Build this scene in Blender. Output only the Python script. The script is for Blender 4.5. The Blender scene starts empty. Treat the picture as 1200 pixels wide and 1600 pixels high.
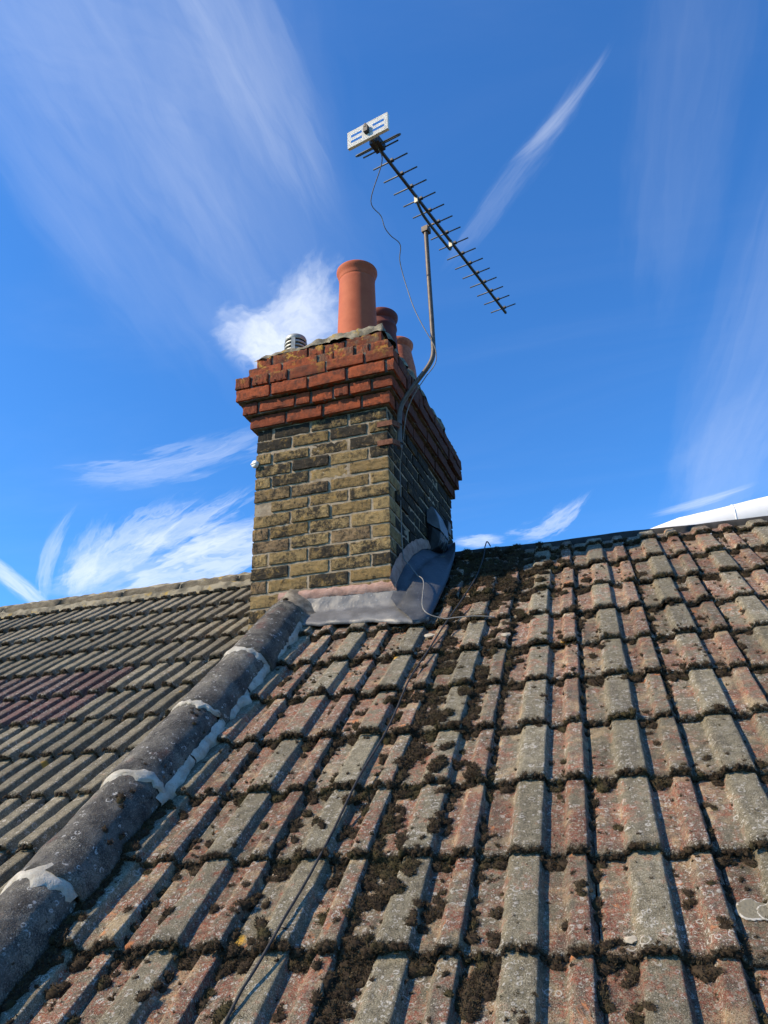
import bpy, bmesh, math, random
import numpy as np
from mathutils import Matrix, Vector, noise as mnoise
S = bpy.context.scene
COL = S.collection
rng = np.random.default_rng(7)
random.seed(7)

# ------------------------------------------------------------------ camera, sky, sun, exposure
RIGHT = Vector((0.9627, 0.2697, -0.0200)); UP = Vector((0.1229, -0.3703, 0.9208)); FWD = Vector((-0.2409, 0.8889, 0.3896))
FPX = 1240.64
cam_d = bpy.data.cameras.new('camera'); cam = bpy.data.objects.new('camera', cam_d); COL.objects.link(cam)
cam_d.lens = FPX / 1600 * 36; cam_d.sensor_width = 36; cam_d.clip_start = 0.05; cam_d.clip_end = 20000
M = Matrix.Identity(4)
for i in range(3):
    M[i][0], M[i][1], M[i][2] = RIGHT[i], UP[i], -FWD[i]
cam.matrix_world = M
S.camera = cam
S.cycles.max_bounces = 5; S.cycles.diffuse_bounces = 3; S.cycles.glossy_bounces = 2; S.cycles.adaptive_threshold = 0.02
S.view_settings.view_transform = 'Standard'; S.view_settings.look = 'None'
S.view_settings.exposure = 0.45; S.view_settings.gamma = 1.0; S.view_settings.use_curve_mapping = False

SUN_EL = math.radians(37)
SUN_AZ = Vector((-0.875, -0.485)).normalized()
sun_dir = Vector((SUN_AZ.x * math.cos(SUN_EL), SUN_AZ.y * math.cos(SUN_EL), math.sin(SUN_EL)))
sd = bpy.data.lights.new('sun', 'SUN'); sun = bpy.data.objects.new('sun', sd); COL.objects.link(sun)
sd.energy = 5.0; sd.angle = math.radians(0.53); sd.color = (1.0, 0.83, 0.59)
sun.rotation_euler = sun_dir.to_track_quat('Z', 'Y').to_euler()
sun.location = (-6, -4, 8)


class NT:
    """small helper for node trees"""
    def __init__(s, tree):
        s.t = tree; s.n = tree.nodes; s.l = tree.links
    def new(s, typ, **kw):
        n = s.n.new(typ)
        for k, v in kw.items(): setattr(n, k, v)
        return n
    def put(s, sock, v):
        if v is None: return
        if isinstance(v, bpy.types.NodeSocket): s.l.new(v, sock)
        elif isinstance(v, (tuple, list)) and len(v) == 3 and sock.type == 'RGBA': sock.default_value = (*v, 1)
        else: sock.default_value = v
    def math(s, op, a, b=None, c=None, clamp=False):
        n = s.new('ShaderNodeMath', operation=op, use_clamp=clamp)
        for i, v in enumerate((a, b, c)): s.put(n.inputs[i], v)
        return n.outputs[0]
    def vmath(s, op, a, b=None):
        n = s.new('ShaderNodeVectorMath', operation=op)
        s.put(n.inputs[0], a)
        if b is not None: s.put(n.inputs[3 if op == 'SCALE' else 1], b)
        return n.outputs['Value'] if op in ('DOT_PRODUCT', 'LENGTH') else n.outputs[0]
    def noise(s, vec, scale, detail=4, rough=0.55, dist=0.0, w=None):
        n = s.new('ShaderNodeTexNoise')
        if w is not None:
            n.noise_dimensions = '4D'; s.put(n.inputs['W'], w)
        s.put(n.inputs['Vector'], vec); n.inputs['Scale'].default_value = scale
        n.inputs['Detail'].default_value = detail; n.inputs['Roughness'].default_value = rough
        n.inputs['Distortion'].default_value = dist
        return n.outputs[0]
    def voro(s, vec, scale, feature='F1', rand=1.0):
        n = s.new('ShaderNodeTexVoronoi', feature=feature)
        s.put(n.inputs['Vector'], vec); n.inputs['Scale'].default_value = scale; n.inputs['Randomness'].default_value = rand
        return n
    def step(s, v, a, b, lo=0.0, hi=1.0):
        n = s.new('ShaderNodeMapRange', interpolation_type='SMOOTHSTEP')
        s.put(n.inputs[0], v); s.put(n.inputs[1], a); s.put(n.inputs[2], b)
        s.put(n.inputs[3], lo); s.put(n.inputs[4], hi)
        return n.outputs[0]
    def mix(s, f, a, b, blend='MIX'):
        n = s.new('ShaderNodeMix', data_type='RGBA', blend_type=blend, clamp_factor=True)
        s.put(n.inputs[0], f); s.put(n.inputs[6], a); s.put(n.inputs[7], b)
        return n.outputs[2]
    def sep(s, v):
        n = s.new('ShaderNodeSeparateXYZ'); s.put(n.inputs[0], v); return n.outputs
    def comb(s, x, y, z):
        n = s.new('ShaderNodeCombineXYZ')
        for i, v in enumerate((x, y, z)): s.put(n.inputs[i], v)
        return n.outputs[0]


# ------------------------------------------------------------------ sky with cirrus, laid out on a flat layer high above
world = bpy.data.worlds.new('World'); S.world = world; world.use_nodes = True
w = NT(world.node_tree); w.n.clear()
sky = w.new('ShaderNodeTexSky', sky_type='NISHITA', sun_disc=False)
sky.sun_elevation = SUN_EL; sky.sun_rotation = math.atan2(SUN_AZ.x, SUN_AZ.y)
sky.altitude = 0; sky.air_density = 1.0; sky.dust_density = 0.35; sky.ozone_density = 3.0
hsv = w.new('ShaderNodeHueSaturation'); w.l.new(sky.outputs[0], hsv.inputs['Color'])
hsv.inputs['Saturation'].default_value = 1.12; hsv.inputs['Value'].default_value = 1.0; hsv.inputs['Hue'].default_value = 0.5
tc = w.new('ShaderNodeTexCoord'); D = tc.outputs['Generated']
dx, dy, dz = w.sep(D)
den = w.math('MAXIMUM', w.math('ADD', dz, 0.05), 0.03)
LP = w.comb(w.math('DIVIDE', dx, den), w.math('DIVIDE', dy, den), 0.0)


def layer(px, py):            # where the line of sight through a picture point meets the cloud layer
    d = (RIGHT * ((px - 600) / FPX) - UP * ((py - 800) / FPX) + FWD).normalized()
    return np.array([d.x, d.y]) / (d.z + 0.05)


def cloud(px, py, ax, ay, hl, hw, strength, streak=(0.9, 2.4), edge=0.55, seed=0.0, bend=0.0, wobk=0.8):
    c = layer(px, py); n_ = math.hypot(ax, ay); ax, ay = ax / n_, ay / n_
    a = (layer(px + ax * hl, py + ay * hl) - layer(px - ax * hl, py - ay * hl)) / 2
    b = (layer(px - ay * hw, py + ax * hw) - layer(px + ay * hw, py - ax * hw)) / 2
    I = np.linalg.inv(np.array([a, b]).T)
    rel = w.vmath('SUBTRACT', LP, (float(c[0]), float(c[1]), 0.0))
    u = w.vmath('DOT_PRODUCT', rel, (float(I[0, 0]), float(I[0, 1]), 0.0))
    v = w.vmath('DOT_PRODUCT', rel, (float(I[1, 0]), float(I[1, 1]), 0.0))
    if bend: v = w.math('ADD', v, w.math('MULTIPLY', w.math('MULTIPLY', u, u), bend))
    wob = w.math('SUBTRACT', w.noise(w.comb(u, v, seed + 3.1), 1.3, 3, 0.6), 0.5)
    v2 = w.math('ADD', v, w.math('MULTIPLY', wob, wobk * 1.6)); u2 = w.math('ADD', u, w.math('MULTIPLY', wob, wobk))
    r2 = w.math('ADD', w.math('MULTIPLY', u2, u2), w.math('MULTIPLY', v2, v2))
    env = w.step(r2, 2.1, 0.0)
    st = w.noise(w.comb(w.math('MULTIPLY', u2, streak[0]), w.math('MULTIPLY', v2, streak[1]), seed), 1.5, 5, 0.58, 0.3)
    # the edge frays: thin where both the streaks and the middle of the cloud run out
    val = w.math('ADD', w.math('MULTIPLY', st, 1.2), w.math('MULTIPLY', env, 0.62))
    m = w.step(val, 1.0 - edge * 0.55, 1.0 + edge * 0.55)
    return w.math('MULTIPLY', w.math('MULTIPLY', m, w.math('POWER', env, 0.8)), strength)


clouds = [
    cloud(270, 260, 0.55, 1, 470, 240, 0.072, (0.7, 2.6), 1.0, 1.0, 0.0, 0.5),
    cloud(210, 130, 0.62, 1, 330, 160, 0.059, (0.8, 3.2), 0.8, 2.0, 0.0, 0.5),
    cloud(390, 100, 0.5, 1, 270, 70, 0.117, (0.7, 2.2), 0.8, 3.0, 0.0, 0.5),
    cloud(330, 330, 0.55, 1, 200, 60, 0.045, (0.7, 2.2), 0.8, 3.5, 0.0, 0.5),
    cloud(120, 60, 1, 0.35, 260, 120, 0.045, (0.6, 2.0), 0.9, 4.0),
    cloud(70, 290, 0.7, 1, 210, 50, 0.036, (0.7, 1.8), 0.9, 5.0, 0.0, 0.5),
    cloud(450, 518, 1, -0.30, 84, 60, 0.62, (1.5, 1.9), 1.1, 6.0, 0.0, 1.2),
    cloud(420, 548, 0.45, 1, 48, 38, 0.62, (1.2, 1.6), 1.0, 6.6, 0.0, 1.0),
    cloud(480, 465, 0.4, -1, 60, 36, 0.28, (1.2, 2.0), 0.9, 6.9),
    cloud(275, 724, 1, -0.25, 140, 24, 0.225, (1.3, 2.0), 0.8, 7.0, 0.5, 1.5),
    cloud(310, 890, 1, -0.30, 150, 40, 0.612, (1.6, 2.6), 0.75, 8.0, 0.0, 2.0),
    cloud(190, 862, 1, -0.75, 95, 30, 0.40, (1.6, 2.4), 0.75, 21.2, 0.0, 1.5),
    cloud(130, 885, 0.5, -1, 62, 26, 0.30, (1.4, 2.2), 0.8, 18.3, 0.0, 1.2),
    cloud(285, 828, 1, -0.50, 95, 18, 0.357, (1.6, 1.8), 0.7, 8.5, 0.3, 1.6),
    cloud(340, 842, 1, -0.42, 86, 15, 0.357, (1.6, 1.8), 0.7, 8.8, -0.3, 1.6),
    cloud(25, 912, 1, 0.75, 70, 14, 0.62, (1.0, 1.4), 0.9, 9.0, 0.0, 0.4),
    cloud(74, 878, -0.25, 1, 62, 12, 0.28, (1.4, 1.6), 0.9, 24.0, 0.8, 0.9),
    cloud(170, 905, 1, -0.3, 90, 26, 0.26, (1.0, 2.0), 1.0, 11.9),
    cloud(878, 178, 0.66, -0.76, 98, 9, 0.158, (0.8, 1.3), 1.0, 12.0, 0.9, 0.4),
    cloud(862, 202, 0.62, -0.80, 70, 17, 0.074, (0.8, 1.6), 1.0, 12.5, 0.5, 0.5),
    cloud(780, 310, 0.6, -0.80, 120, 20, 0.08, (0.8, 1.6), 1.0, 13.0),
    cloud(1150, 640, 0.34, -1, 280, 70, 0.078, (0.6, 1.4), 1.1, 14.0),
    cloud(1150, 740, 0.8, -1, 120, 70, 0.084, (0.6, 1.4), 1.1, 14.4),
    cloud(1065, 200, 0.12, -1, 330, 80, 0.042, (0.6, 1.4), 1.1, 15.0),
    cloud(862, 820, 1, -0.55, 56, 14, 0.368, (1.6, 1.8), 0.8, 16.0, 0.6, 1.6),
    cloud(747, 845, 1, -0.1, 34, 9, 0.52, (1.4, 2.0), 1.0, 17.0, 0.0, 0.8),
    cloud(1092, 786, 1, -0.30, 74, 6, 0.28, (0.9, 1.4), 1.0, 18.0, 0.4, 0.6),
]
# the cirrus goes on thinly all round the sky
gen = w.noise(w.vmath('MULTIPLY', LP, (0.5, 1.6, 1.0)), 1.2, 8, 0.6, 0.8)
tot = w.math('MULTIPLY', w.step(gen, 0.45, 0.9), 0.04)
for c in clouds: tot = w.math('ADD', tot, c)
tot = w.math('MULTIPLY', tot, w.step(dz, 0.0, 0.08))
tot = w.math('SUBTRACT', 1.0, w.math('POWER', 2.718, w.math('MULTIPLY', tot, -1.25)))
SKY_K = 0.105
skyc = w.mix(1.0, hsv.outputs[0], (0.67, 1.27, 1.77), 'MULTIPLY')
bgcol = w.mix(tot, skyc, (0.86 / SKY_K, 0.90 / SKY_K, 0.95 / SKY_K))
bg = w.new('ShaderNodeBackground'); w.put(bg.inputs['Color'], bgcol); bg.inputs['Strength'].default_value = SKY_K
wo = w.new('ShaderNodeOutputWorld'); w.l.new(bg.outputs[0], wo.inputs[0])


# ------------------------------------------------------------------ materials
def material(name, build, rough=0.9, spec=0.25, metal=0.0):
    m = bpy.data.materials.new(name); m.use_nodes = True
    t = NT(m.node_tree); t.n.clear()
    b = t.new('ShaderNodeBsdfPrincipled'); o = t.new('ShaderNodeOutputMaterial'); t.l.new(b.outputs[0], o.inputs[0])
    b.inputs['Roughness'].default_value = rough; b.inputs['Specular IOR Level'].default_value = spec; b.inputs['Metallic'].default_value = metal
    g = t.new('ShaderNodeNewGeometry'); P = g.outputs['Position']
    oi = t.new('ShaderNodeObjectInfo')
    col, height, dist, rr = build(t, P, oi.outputs['Random'])
    t.put(b.inputs['Base Color'], col)
    if rr is not None: t.put(b.inputs['Roughness'], rr)
    if height is not None:
        bp = t.new('ShaderNodeBump'); bp.inputs['Distance'].default_value = dist; bp.inputs['Strength'].default_value = 1.0
        t.put(bp.inputs['Height'], height); t.l.new(bp.outputs[0], b.inputs['Normal'])
    return m


def attr(t, name):
    a = t.new('ShaderNodeAttribute', attribute_name=name); return a.outputs['Fac']


def lichen_rings(t, P, scale, radius, width, keep):
    """thin pale broken rings, each round its own point"""
    wob = t.noise(P, scale * 3.0, 2)
    v = t.voro(P, scale)
    d = t.math('DIVIDE', v.outputs['Distance'], scale)       # metres from the cell's point
    d = t.vmath('LENGTH', t.vmath('SUBTRACT', v.outputs['Position'], P)) if False else v.outputs['Distance']
    rnd = t.sep(v.outputs['Color'])
    rad = t.math('MULTIPLY_ADD', rnd[1], radius * 0.9, radius * 0.55)
    rad = t.math('ADD', rad, t.math('MULTIPLY', t.math('SUBTRACT', wob, 0.5), radius * 0.9))
    ring = t.step(t.math('ABSOLUTE', t.math('SUBTRACT', d, rad)), width, width * 0.3)
    gap = t.step(t.noise(P, scale * 2.2, 2), 0.40, 0.52)
    return t.math('MULTIPLY', t.math('MULTIPLY', ring, gap), t.math('GREATER_THAN', rnd[0], 1 - keep))


def tile_mat(grey_a, grey_b, red_a, red_b, buff, red_bias, ring_keep, name):
    def build(t, P, R):
        zone = attr(t, 'zone'); lip = attr(t, 'lip')
        off = t.comb(t.math('MULTIPLY', R, 37.0), t.math('MULTIPLY', R, 11.0), 0.0)
        Q = t.vmath('ADD', P, off)
        big = t.noise(Q, 8, 7, 0.70, 0.4); mid = t.noise(Q, 38, 6, 0.68); fine = t.noise(P, 320, 3, 0.7); grit = t.noise(P, 900, 2, 0.6)
        grey = t.mix(t.step(t.math('ADD', t.math('MULTIPLY', mid, 0.7), t.math('MULTIPLY', big, 0.3)), 0.36, 0.64), grey_a, grey_b)
        red = t.mix(t.step(mid, 0.33, 0.66), red_a, red_b)
        # red body shows where the grey skin has worn off: mostly in the pans and on the narrow ribs
        k = t.math('ADD', t.math('MULTIPLY', big, 0.80), t.math('MULTIPLY', mid, 0.57))
        k = t.math('ADD', k, t.math('MULTIPLY', zone, 0.22))
        k = t.math('ADD', k, t.math('MULTIPLY', t.math('SUBTRACT', R, 0.5), 0.20))
        rm = t.step(k, 0.80 - red_bias, 0.95 - red_bias)
        rm = t.math('MULTIPLY', rm, t.step(t.math('ADD', t.math('MULTIPLY', t.noise(Q, 130, 4, 0.75), 0.75), t.math('MULTIPLY', big, 0.25)), 0.40, 0.58))
        col = t.mix(rm, grey, red)
        bm = t.math('MULTIPLY', t.step(t.noise(Q, 10, 4, 0.6, 0.3, ), 0.53, 0.65), t.step(zone, 0.2, 0.5))
        col = t.mix(t.math('MULTIPLY', bm, 0.65), col, buff)
        # rain-dark stain drifting down the pans and a crusty dark lip
        st = t.noise(t.vmath('MULTIPLY', Q, (22, 3, 3)), 1.0, 5, 0.6)
        col = t.mix(t.math('MULTIPLY', t.step(st, 0.46, 0.74), 0.6), col, (0.070, 0.058, 0.044))
        gr = t.math('MULTIPLY', t.step(zone, 0.35, 0.9), t.step(t.noise(Q, 24, 5, 0.7), 0.46, 0.66))
        col = t.mix(t.math('MULTIPLY', gr, 0.45), col, (0.060, 0.050, 0.038))
        lm = t.math('MULTIPLY', t.step(t.math('ADD', lip, t.math('MULTIPLY', t.math('SUBTRACT', mid, 0.5), 0.9)), 0.52, 0.95), 0.8)
        col = t.mix(lm, col, t.mix(t.step(fine, 0.4, 0.6), (0.045, 0.036, 0.024), (0.13, 0.11, 0.075)))
        # grit: mineral speckle
        col = t.mix(t.step(fine, 0.50, 0.72), col, t.mix(0.62, col, (0.40, 0.37, 0.30)))
        col = t.mix(t.math('MULTIPLY', t.step(fine, 0.52, 0.36), 0.95), col, t.mix(0.72, col, (0.03, 0.025, 0.02)))
        col = t.mix(t.math('MULTIPLY', t.step(grit, 0.56, 0.72), 0.5), col, (0.45, 0.42, 0.36))
        # pale chips of aggregate, dark pits, and raw orange where the face has spalled
        sp = t.voro(P, 250); sc_ = t.sep(sp.outputs['Color'])
        dot = t.step(sp.outputs['Distance'], 0.42, 0.25)
        col = t.mix(t.math('MULTIPLY', dot, t.math('GREATER_THAN', sc_[0], 0.90)), col, (0.42, 0.385, 0.30))
        col = t.mix(t.math('MULTIPLY', t.math('MULTIPLY', dot, t.math('LESS_THAN', sc_[0], 0.16)), 0.8), col, (0.03, 0.024, 0.018))
        raw = t.math('MULTIPLY', t.step(t.noise(Q, 12, 5, 0.65, 0.5), 0.61, 0.69), t.step(zone, 0.15, 0.5))
        col = t.mix(t.math('MULTIPLY', raw, 0.85), col, t.mix(mid, (0.42, 0.125, 0.045), (0.50, 0.24, 0.10)))
        # lichens
        r1 = lichen_rings(t, t.vmath('ADD', P, t.comb(t.math('MULTIPLY', mid, 0.02), t.math('MULTIPLY', fine, 0.006), 0.0)), 38, 0.30, 0.10, ring_keep)
        r2 = lichen_rings(t, t.vmath('ADD', P, (3.3, 1.7, 0.4)), 80, 0.28, 0.15, ring_keep * 0.9)
        ln = t.math('MAXIMUM', r1, r2)
        v = t.voro(t.vmath('ADD', P, t.comb(t.math('MULTIPLY', fine, 0.012), t.math('MULTIPLY', mid, 0.02), 0)), 75)
        dots = t.math('MULTIPLY', t.step(v.outputs['Distance'], 0.30, 0.18), t.math('GREATER_THAN', t.sep(v.outputs['Color'])[0], 0.80))
        ln = t.math('MAXIMUM', ln, t.math('MULTIPLY', dots, 0.7))
        ln = t.math('MULTIPLY', ln, t.step(t.noise(P, 5, 3), 0.33, 0.5))
        col = t.mix(t.math('MULTIPLY', ln, 0.85), col, (0.46, 0.43, 0.37))
        v2 = t.voro(P, 5.0)
        yl = t.math('ADD', v2.outputs['Distance'], t.math('MULTIPLY', t.noise(P, 90, 3), 0.12))
        yl = t.math('MULTIPLY', t.step(yl, 0.19, 0.13), t.math('GREATER_THAN', t.sep(v2.outputs['Color'])[2], 0.86))
        col = t.mix(t.math('MULTIPLY', yl, t.step(fine, 0.35, 0.5)), col, (0.52, 0.30, 0.05))
        # each tile has its own tone
        tone = t.math('MULTIPLY_ADD', t.math('FRACT', t.math('MULTIPLY', R, 7.31)), 0.42, 0.80)
        col = t.mix(1.0, col, t.comb(tone, tone, tone), 'MULTIPLY')
        h = t.math('ADD', t.math('MULTIPLY', fine, 0.55), t.math('MULTIPLY', mid, 0.9))
        h = t.math('ADD', h, t.math('MULTIPLY', grit, 0.25))
        h = t.math('ADD', h, t.math('MULTIPLY', ln, 0.15))
        return col, h, 0.0065, None
    return material(name, build, 0.93, 0.2)


M_TILE = tile_mat((0.132, 0.113, 0.070), (0.285, 0.248, 0.162), (0.120, 0.033, 0.020), (0.305, 0.080, 0.038), (0.46, 0.335, 0.185), 0.085, 0.34, 'weathered_concrete_tile')
M_TILE_L = tile_mat((0.125, 0.107, 0.068), (0.260, 0.225, 0.148), (0.12, 0.075, 0.05), (0.17, 0.125, 0.085), (0.30, 0.25, 0.15), -0.22, 0.20, 'grey_green_tile')
M_TILE_P = tile_mat((0.080, 0.050, 0.044), (0.135, 0.078, 0.066), (0.085, 0.030, 0.032), (0.165, 0.055, 0.052), (0.25, 0.16, 0.13), 0.12, 0.3, 'purple_red_tile')


def b_moss(t, P, R):
    n = t.noise(P, 60, 4); f = t.noise(P, 700, 2)
    tip = attr(t, 'tip')
    big = t.noise(P, 11, 3)
    col = t.mix(t.step(n, 0.35, 0.65), (0.024, 0.017, 0.012), (0.050, 0.036, 0.023))
    col = t.mix(t.math('MULTIPLY', t.step(big, 0.52, 0.66), 0.55), col, (0.050, 0.046, 0.018))
    col = t.mix(t.math('MULTIPLY', tip, t.step(f, 0.3, 0.7, 0.35, 1.0)), col, t.mix(t.step(n, 0.4, 0.6), (0.145, 0.100, 0.058), (0.165, 0.128, 0.068)))
    return col, None, 0, None
M_MOSS = material('dry_brown_moss', b_moss, 0.95, 0.1)


def b_cap(t, P, R):
    n = t.noise(P, 12, 6, 0.6); f = t.noise(P, 240, 3, 0.7); m = t.noise(P, 50, 5, 0.65)
    col = t.mix(t.step(n, 0.35, 0.65), (0.050, 0.046, 0.041), (0.128, 0.117, 0.098))
    col = t.mix(t.math('MULTIPLY', t.step(m, 0.55, 0.75), 0.5), col, (0.26, 0.25, 0.22))
    col = t.mix(t.math('MULTIPLY', t.step(t.noise(P, 9, 3), 0.6, 0.72), 0.45), col, (0.16, 0.06, 0.045))
    cr_ = t.math('MULTIPLY', t.step(t.math('ADD', t.math('MULTIPLY', t.noise(P, 7, 6, 0.7), 0.7), t.math('MULTIPLY', f, 0.35)), 0.53, 0.66), 0.6)
    col = t.mix(cr_, col, (0.27, 0.245, 0.19))
    col = t.mix(t.math('MULTIPLY', t.step(t.noise(P, 26, 5, 0.72), 0.56, 0.68), 0.7), col, (0.030, 0.026, 0.021))
    col = t.mix(t.step(f, 0.52, 0.75), col, t.mix(0.5, col, (0.36, 0.35, 0.32)))
    col = t.mix(t.step(f, 0.48, 0.28), col, t.mix(0.6, col, (0.02, 0.02, 0.02)))
    ln = t.math('MAXIMUM', lichen_rings(t, P, 30, 0.26, 0.08, 0.10), lichen_rings(t, t.vmath('ADD', P, (2, 5, 1)), 60, 0.28, 0.14, 0.14))
    v = t.voro(t.vmath('ADD', P, t.comb(m, n, 0)), 55)
    dots = t.math('MULTIPLY', t.step(v.outputs['Distance'], 0.26, 0.14), t.math('GREATER_THAN', t.sep(v.outputs['Color'])[0], 0.80))
    ln = t.math('MAXIMUM', ln, t.math('MULTIPLY', dots, t.step(n, 0.45, 0.6)))
    col = t.mix(t.math('MULTIPLY', ln, 0.8), col, (0.44, 0.43, 0.40))
    h = t.math('ADD', t.math('MULTIPLY', f, 0.5), t.math('MULTIPLY', m, 0.9))
    return col, h, 0.008, None
M_CAP = material('dark_lichened_ridge_concrete', b_cap, 0.92, 0.2)


def b_ridge_l(t, P, R):
    n = t.noise(P, 16, 6, 0.6); f = t.noise(P, 260, 3, 0.7)
    col = t.mix(t.step(n, 0.35, 0.65), (0.080, 0.066, 0.044), (0.165, 0.138, 0.090))
    col = t.mix(t.step(f, 0.5, 0.75), col, (0.34, 0.31, 0.25))
    col = t.mix(t.step(f, 0.48, 0.28), col, (0.07, 0.06, 0.045))
    return col, t.math('ADD', f, n), 0.004, None
M_RIDGE = material('buff_ridge_concrete', b_ridge_l, 0.92, 0.2)


def b_mortar(ca, cb, dirt=0.5):
    def f_(t, P, R):
        n = t.noise(P, 20, 6, 0.62); f = t.noise(P, 220, 3, 0.65)
        col = t.mix(t.step(n, 0.35, 0.65), ca, cb)
        col = t.mix(t.math('MULTIPLY', t.step(t.noise(P, 9, 5, 0.7), 0.55, 0.70), dirt), col, (0.06, 0.052, 0.04))
        col = t.mix(t.math('MULTIPLY', t.step(f, 0.45, 0.25), 0.5), col, (0.08, 0.07, 0.06))
        return col, t.math('ADD', t.math('MULTIPLY', f, 0.5), n), 0.006, None
    return f_
M_WMORT = material('pale_new_mortar', b_mortar((0.34, 0.315, 0.26), (0.50, 0.47, 0.40), 0.5), 0.9, 0.2)
M_BMORT = material('buff_brick_mortar', b_mortar((0.24, 0.19, 0.13), (0.38, 0.31, 0.22), 0.55), 0.95, 0.15)
M_PINK = material('pink_pointing', b_mortar((0.30, 0.185, 0.145), (0.43, 0.28, 0.225), 0.45), 0.92, 0.15)
M_DIRTM = material('old_dirty_mortar', b_mortar((0.13, 0.11, 0.085), (0.27, 0.235, 0.18), 0.8), 0.95, 0.15)


M_SOOTM = material('sooty_crown_mortar', b_mortar((0.085, 0.075, 0.06), (0.20, 0.175, 0.135), 0.8), 0.95, 0.15)


def b_flaunch(t, P, R):
    n = t.noise(P, 14, 6, 0.62); f = t.noise(P, 240, 3, 0.65)
    col = t.mix(t.step(n, 0.36, 0.64), (0.11, 0.10, 0.075), (0.30, 0.265, 0.19))
    col = t.mix(t.math('MULTIPLY', t.step(t.noise(P, 13, 5, 0.7), 0.54, 0.66), t.step(f, 0.3, 0.55)), col, (0.36, 0.24, 0.045))
    col = t.mix(t.step(f, 0.45, 0.25), col, (0.05, 0.045, 0.04))
    return col, t.math('ADD', t.math('MULTIPLY', f, 0.5), n), 0.007, None
M_FLAUNCH = material('lichened_flaunching', b_flaunch, 0.95, 0.15)


def b_stock(t, P, R, k=0.0):
    off = t.comb(t.math('MULTIPLY', R, 51.0), t.math('MULTIPLY', R, 17.0), 0.0); Q = t.vmath('ADD', P, off)
    n = t.noise(Q, 14, 6, 0.65, 0.4); m = t.noise(Q, 55, 5, 0.7); f = t.noise(P, 420, 3, 0.7)
    R2 = t.math('FRACT', t.math('MULTIPLY', R, 9.7)); R3 = t.math('FRACT', t.math('MULTIPLY', R, 23.3))
    col = t.mix(t.step(R2, 0.1, 0.9), (0.235, 0.158, 0.066), (0.335, 0.238, 0.108))
    col = t.mix(t.step(R3, 0.80, 0.95), col, (0.23, 0.155, 0.085))
    soot = t.math('ADD', t.math('MULTIPLY', n, 0.8), t.math('MULTIPLY', m, 0.55))
    z = t.sep(P)[2]
    soot = t.math('ADD', soot, t.math('MULTIPLY', t.math('SUBTRACT', R, 0.5), 0.22))
    soot = t.math('ADD', soot, t.step(z, 1.95, 2.42, 0.0, 0.16))
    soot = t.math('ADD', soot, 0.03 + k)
    soot = t.math('ADD', soot, t.math('MULTIPLY', t.math('SUBTRACT', t.noise(Q, 150, 4, 0.7), 0.5), 0.35))
    col = t.mix(t.step(soot, 0.60, 0.84), col, (0.030, 0.026, 0.020))
    col = t.mix(t.math('MULTIPLY', t.step(t.noise(Q, 22, 4, 0.6), 0.58, 0.72), 0.55), col, (0.30, 0.185, 0.05))
    col = t.mix(t.math('MULTIPLY', t.step(f, 0.5, 0.30), 0.75), col, (0.04, 0.033, 0.022))
    h = t.math('ADD', t.math('MULTIPLY', m, 1.0), t.math('MULTIPLY', f, 0.4))
    return col, h, 0.006, None
M_STOCK = material('sooty_yellow_stock_brick', b_stock, 0.93, 0.18)
M_STOCK_S = material('shaded_sooty_stock_brick', lambda t, P, R: b_stock(t, P, R, 0.26), 0.93, 0.18)  # blacker copy for the right face: soot, with that side's shade put in


def b_redb(t, P, R, k=0.0):
    off = t.comb(t.math('MULTIPLY', R, 51.0), t.math('MULTIPLY', R, 17.0), 0.0); Q = t.vmath('ADD', P, off)
    n = t.noise(Q, 12, 6, 0.62, 0.3); m = t.noise(Q, 60, 5, 0.7); f = t.noise(P, 420, 3, 0.7)
    col = t.mix(R, (0.175, 0.044, 0.021), (0.345, 0.080, 0.029))
    col = t.mix(t.step(t.math('ADD', t.math('MULTIPLY', n, 0.7), t.math('MULTIPLY', m, 0.4)), 0.46 - k, 0.72 - k), col, (0.085, 0.032, 0.021))
    col = t.mix(t.math('MULTIPLY', t.step(m, 0.56, 0.8), 0.25), col, (0.30, 0.17, 0.11))
    z = t.sep(P)[2]
    yl = t.math('MULTIPLY', t.step(t.noise(P, 17, 5, 0.7), 0.53, 0.62), t.step(z, 2.60, 2.86))
    col = t.mix(t.math('MULTIPLY', yl, 0.75), col, (0.46, 0.27, 0.045))
    gy = t.math('MULTIPLY', t.step(t.noise(P, 11, 5, 0.7), 0.50, 0.64), t.step(z, 2.66, 2.84))
    col = t.mix(t.math('MULTIPLY', gy, 0.6), col, (0.15, 0.12, 0.08))
    col = t.mix(t.math('MULTIPLY', t.step(f, 0.46, 0.28), 0.6), col, (0.07, 0.028, 0.018))
    h = t.math('ADD', t.math('MULTIPLY', m, 0.8), t.math('MULTIPLY', f, 0.4))
    return col, h, 0.004, None
M_REDB = material('red_brick', b_redb, 0.9, 0.2)
M_REDB_S = material('shaded_sooty_red_brick', lambda t, P, R: b_redb(t, P, R, 0.20), 0.9, 0.2)  # darker copy for the crown's right side; its shade is put into the colour


def b_lead(t, P, R):
    n = t.noise(P, 9, 5, 0.6); f = t.noise(P, 70, 4, 0.6)
    col = t.mix(t.step(n, 0.35, 0.65), (0.105, 0.106, 0.108), (0.165, 0.165, 0.165))
    col = t.mix(t.math('MULTIPLY', t.step(f, 0.62, 0.72), 0.5), col, (0.45, 0.45, 0.45))
    return col, t.math('ADD', n, t.math('MULTIPLY', f, 0.35)), 0.004, t.step(n, 0.3, 0.7, 0.42, 0.62)
M_LEAD = material('lead_sheet', b_lead, 0.5, 0.4, 0.15)


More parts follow.
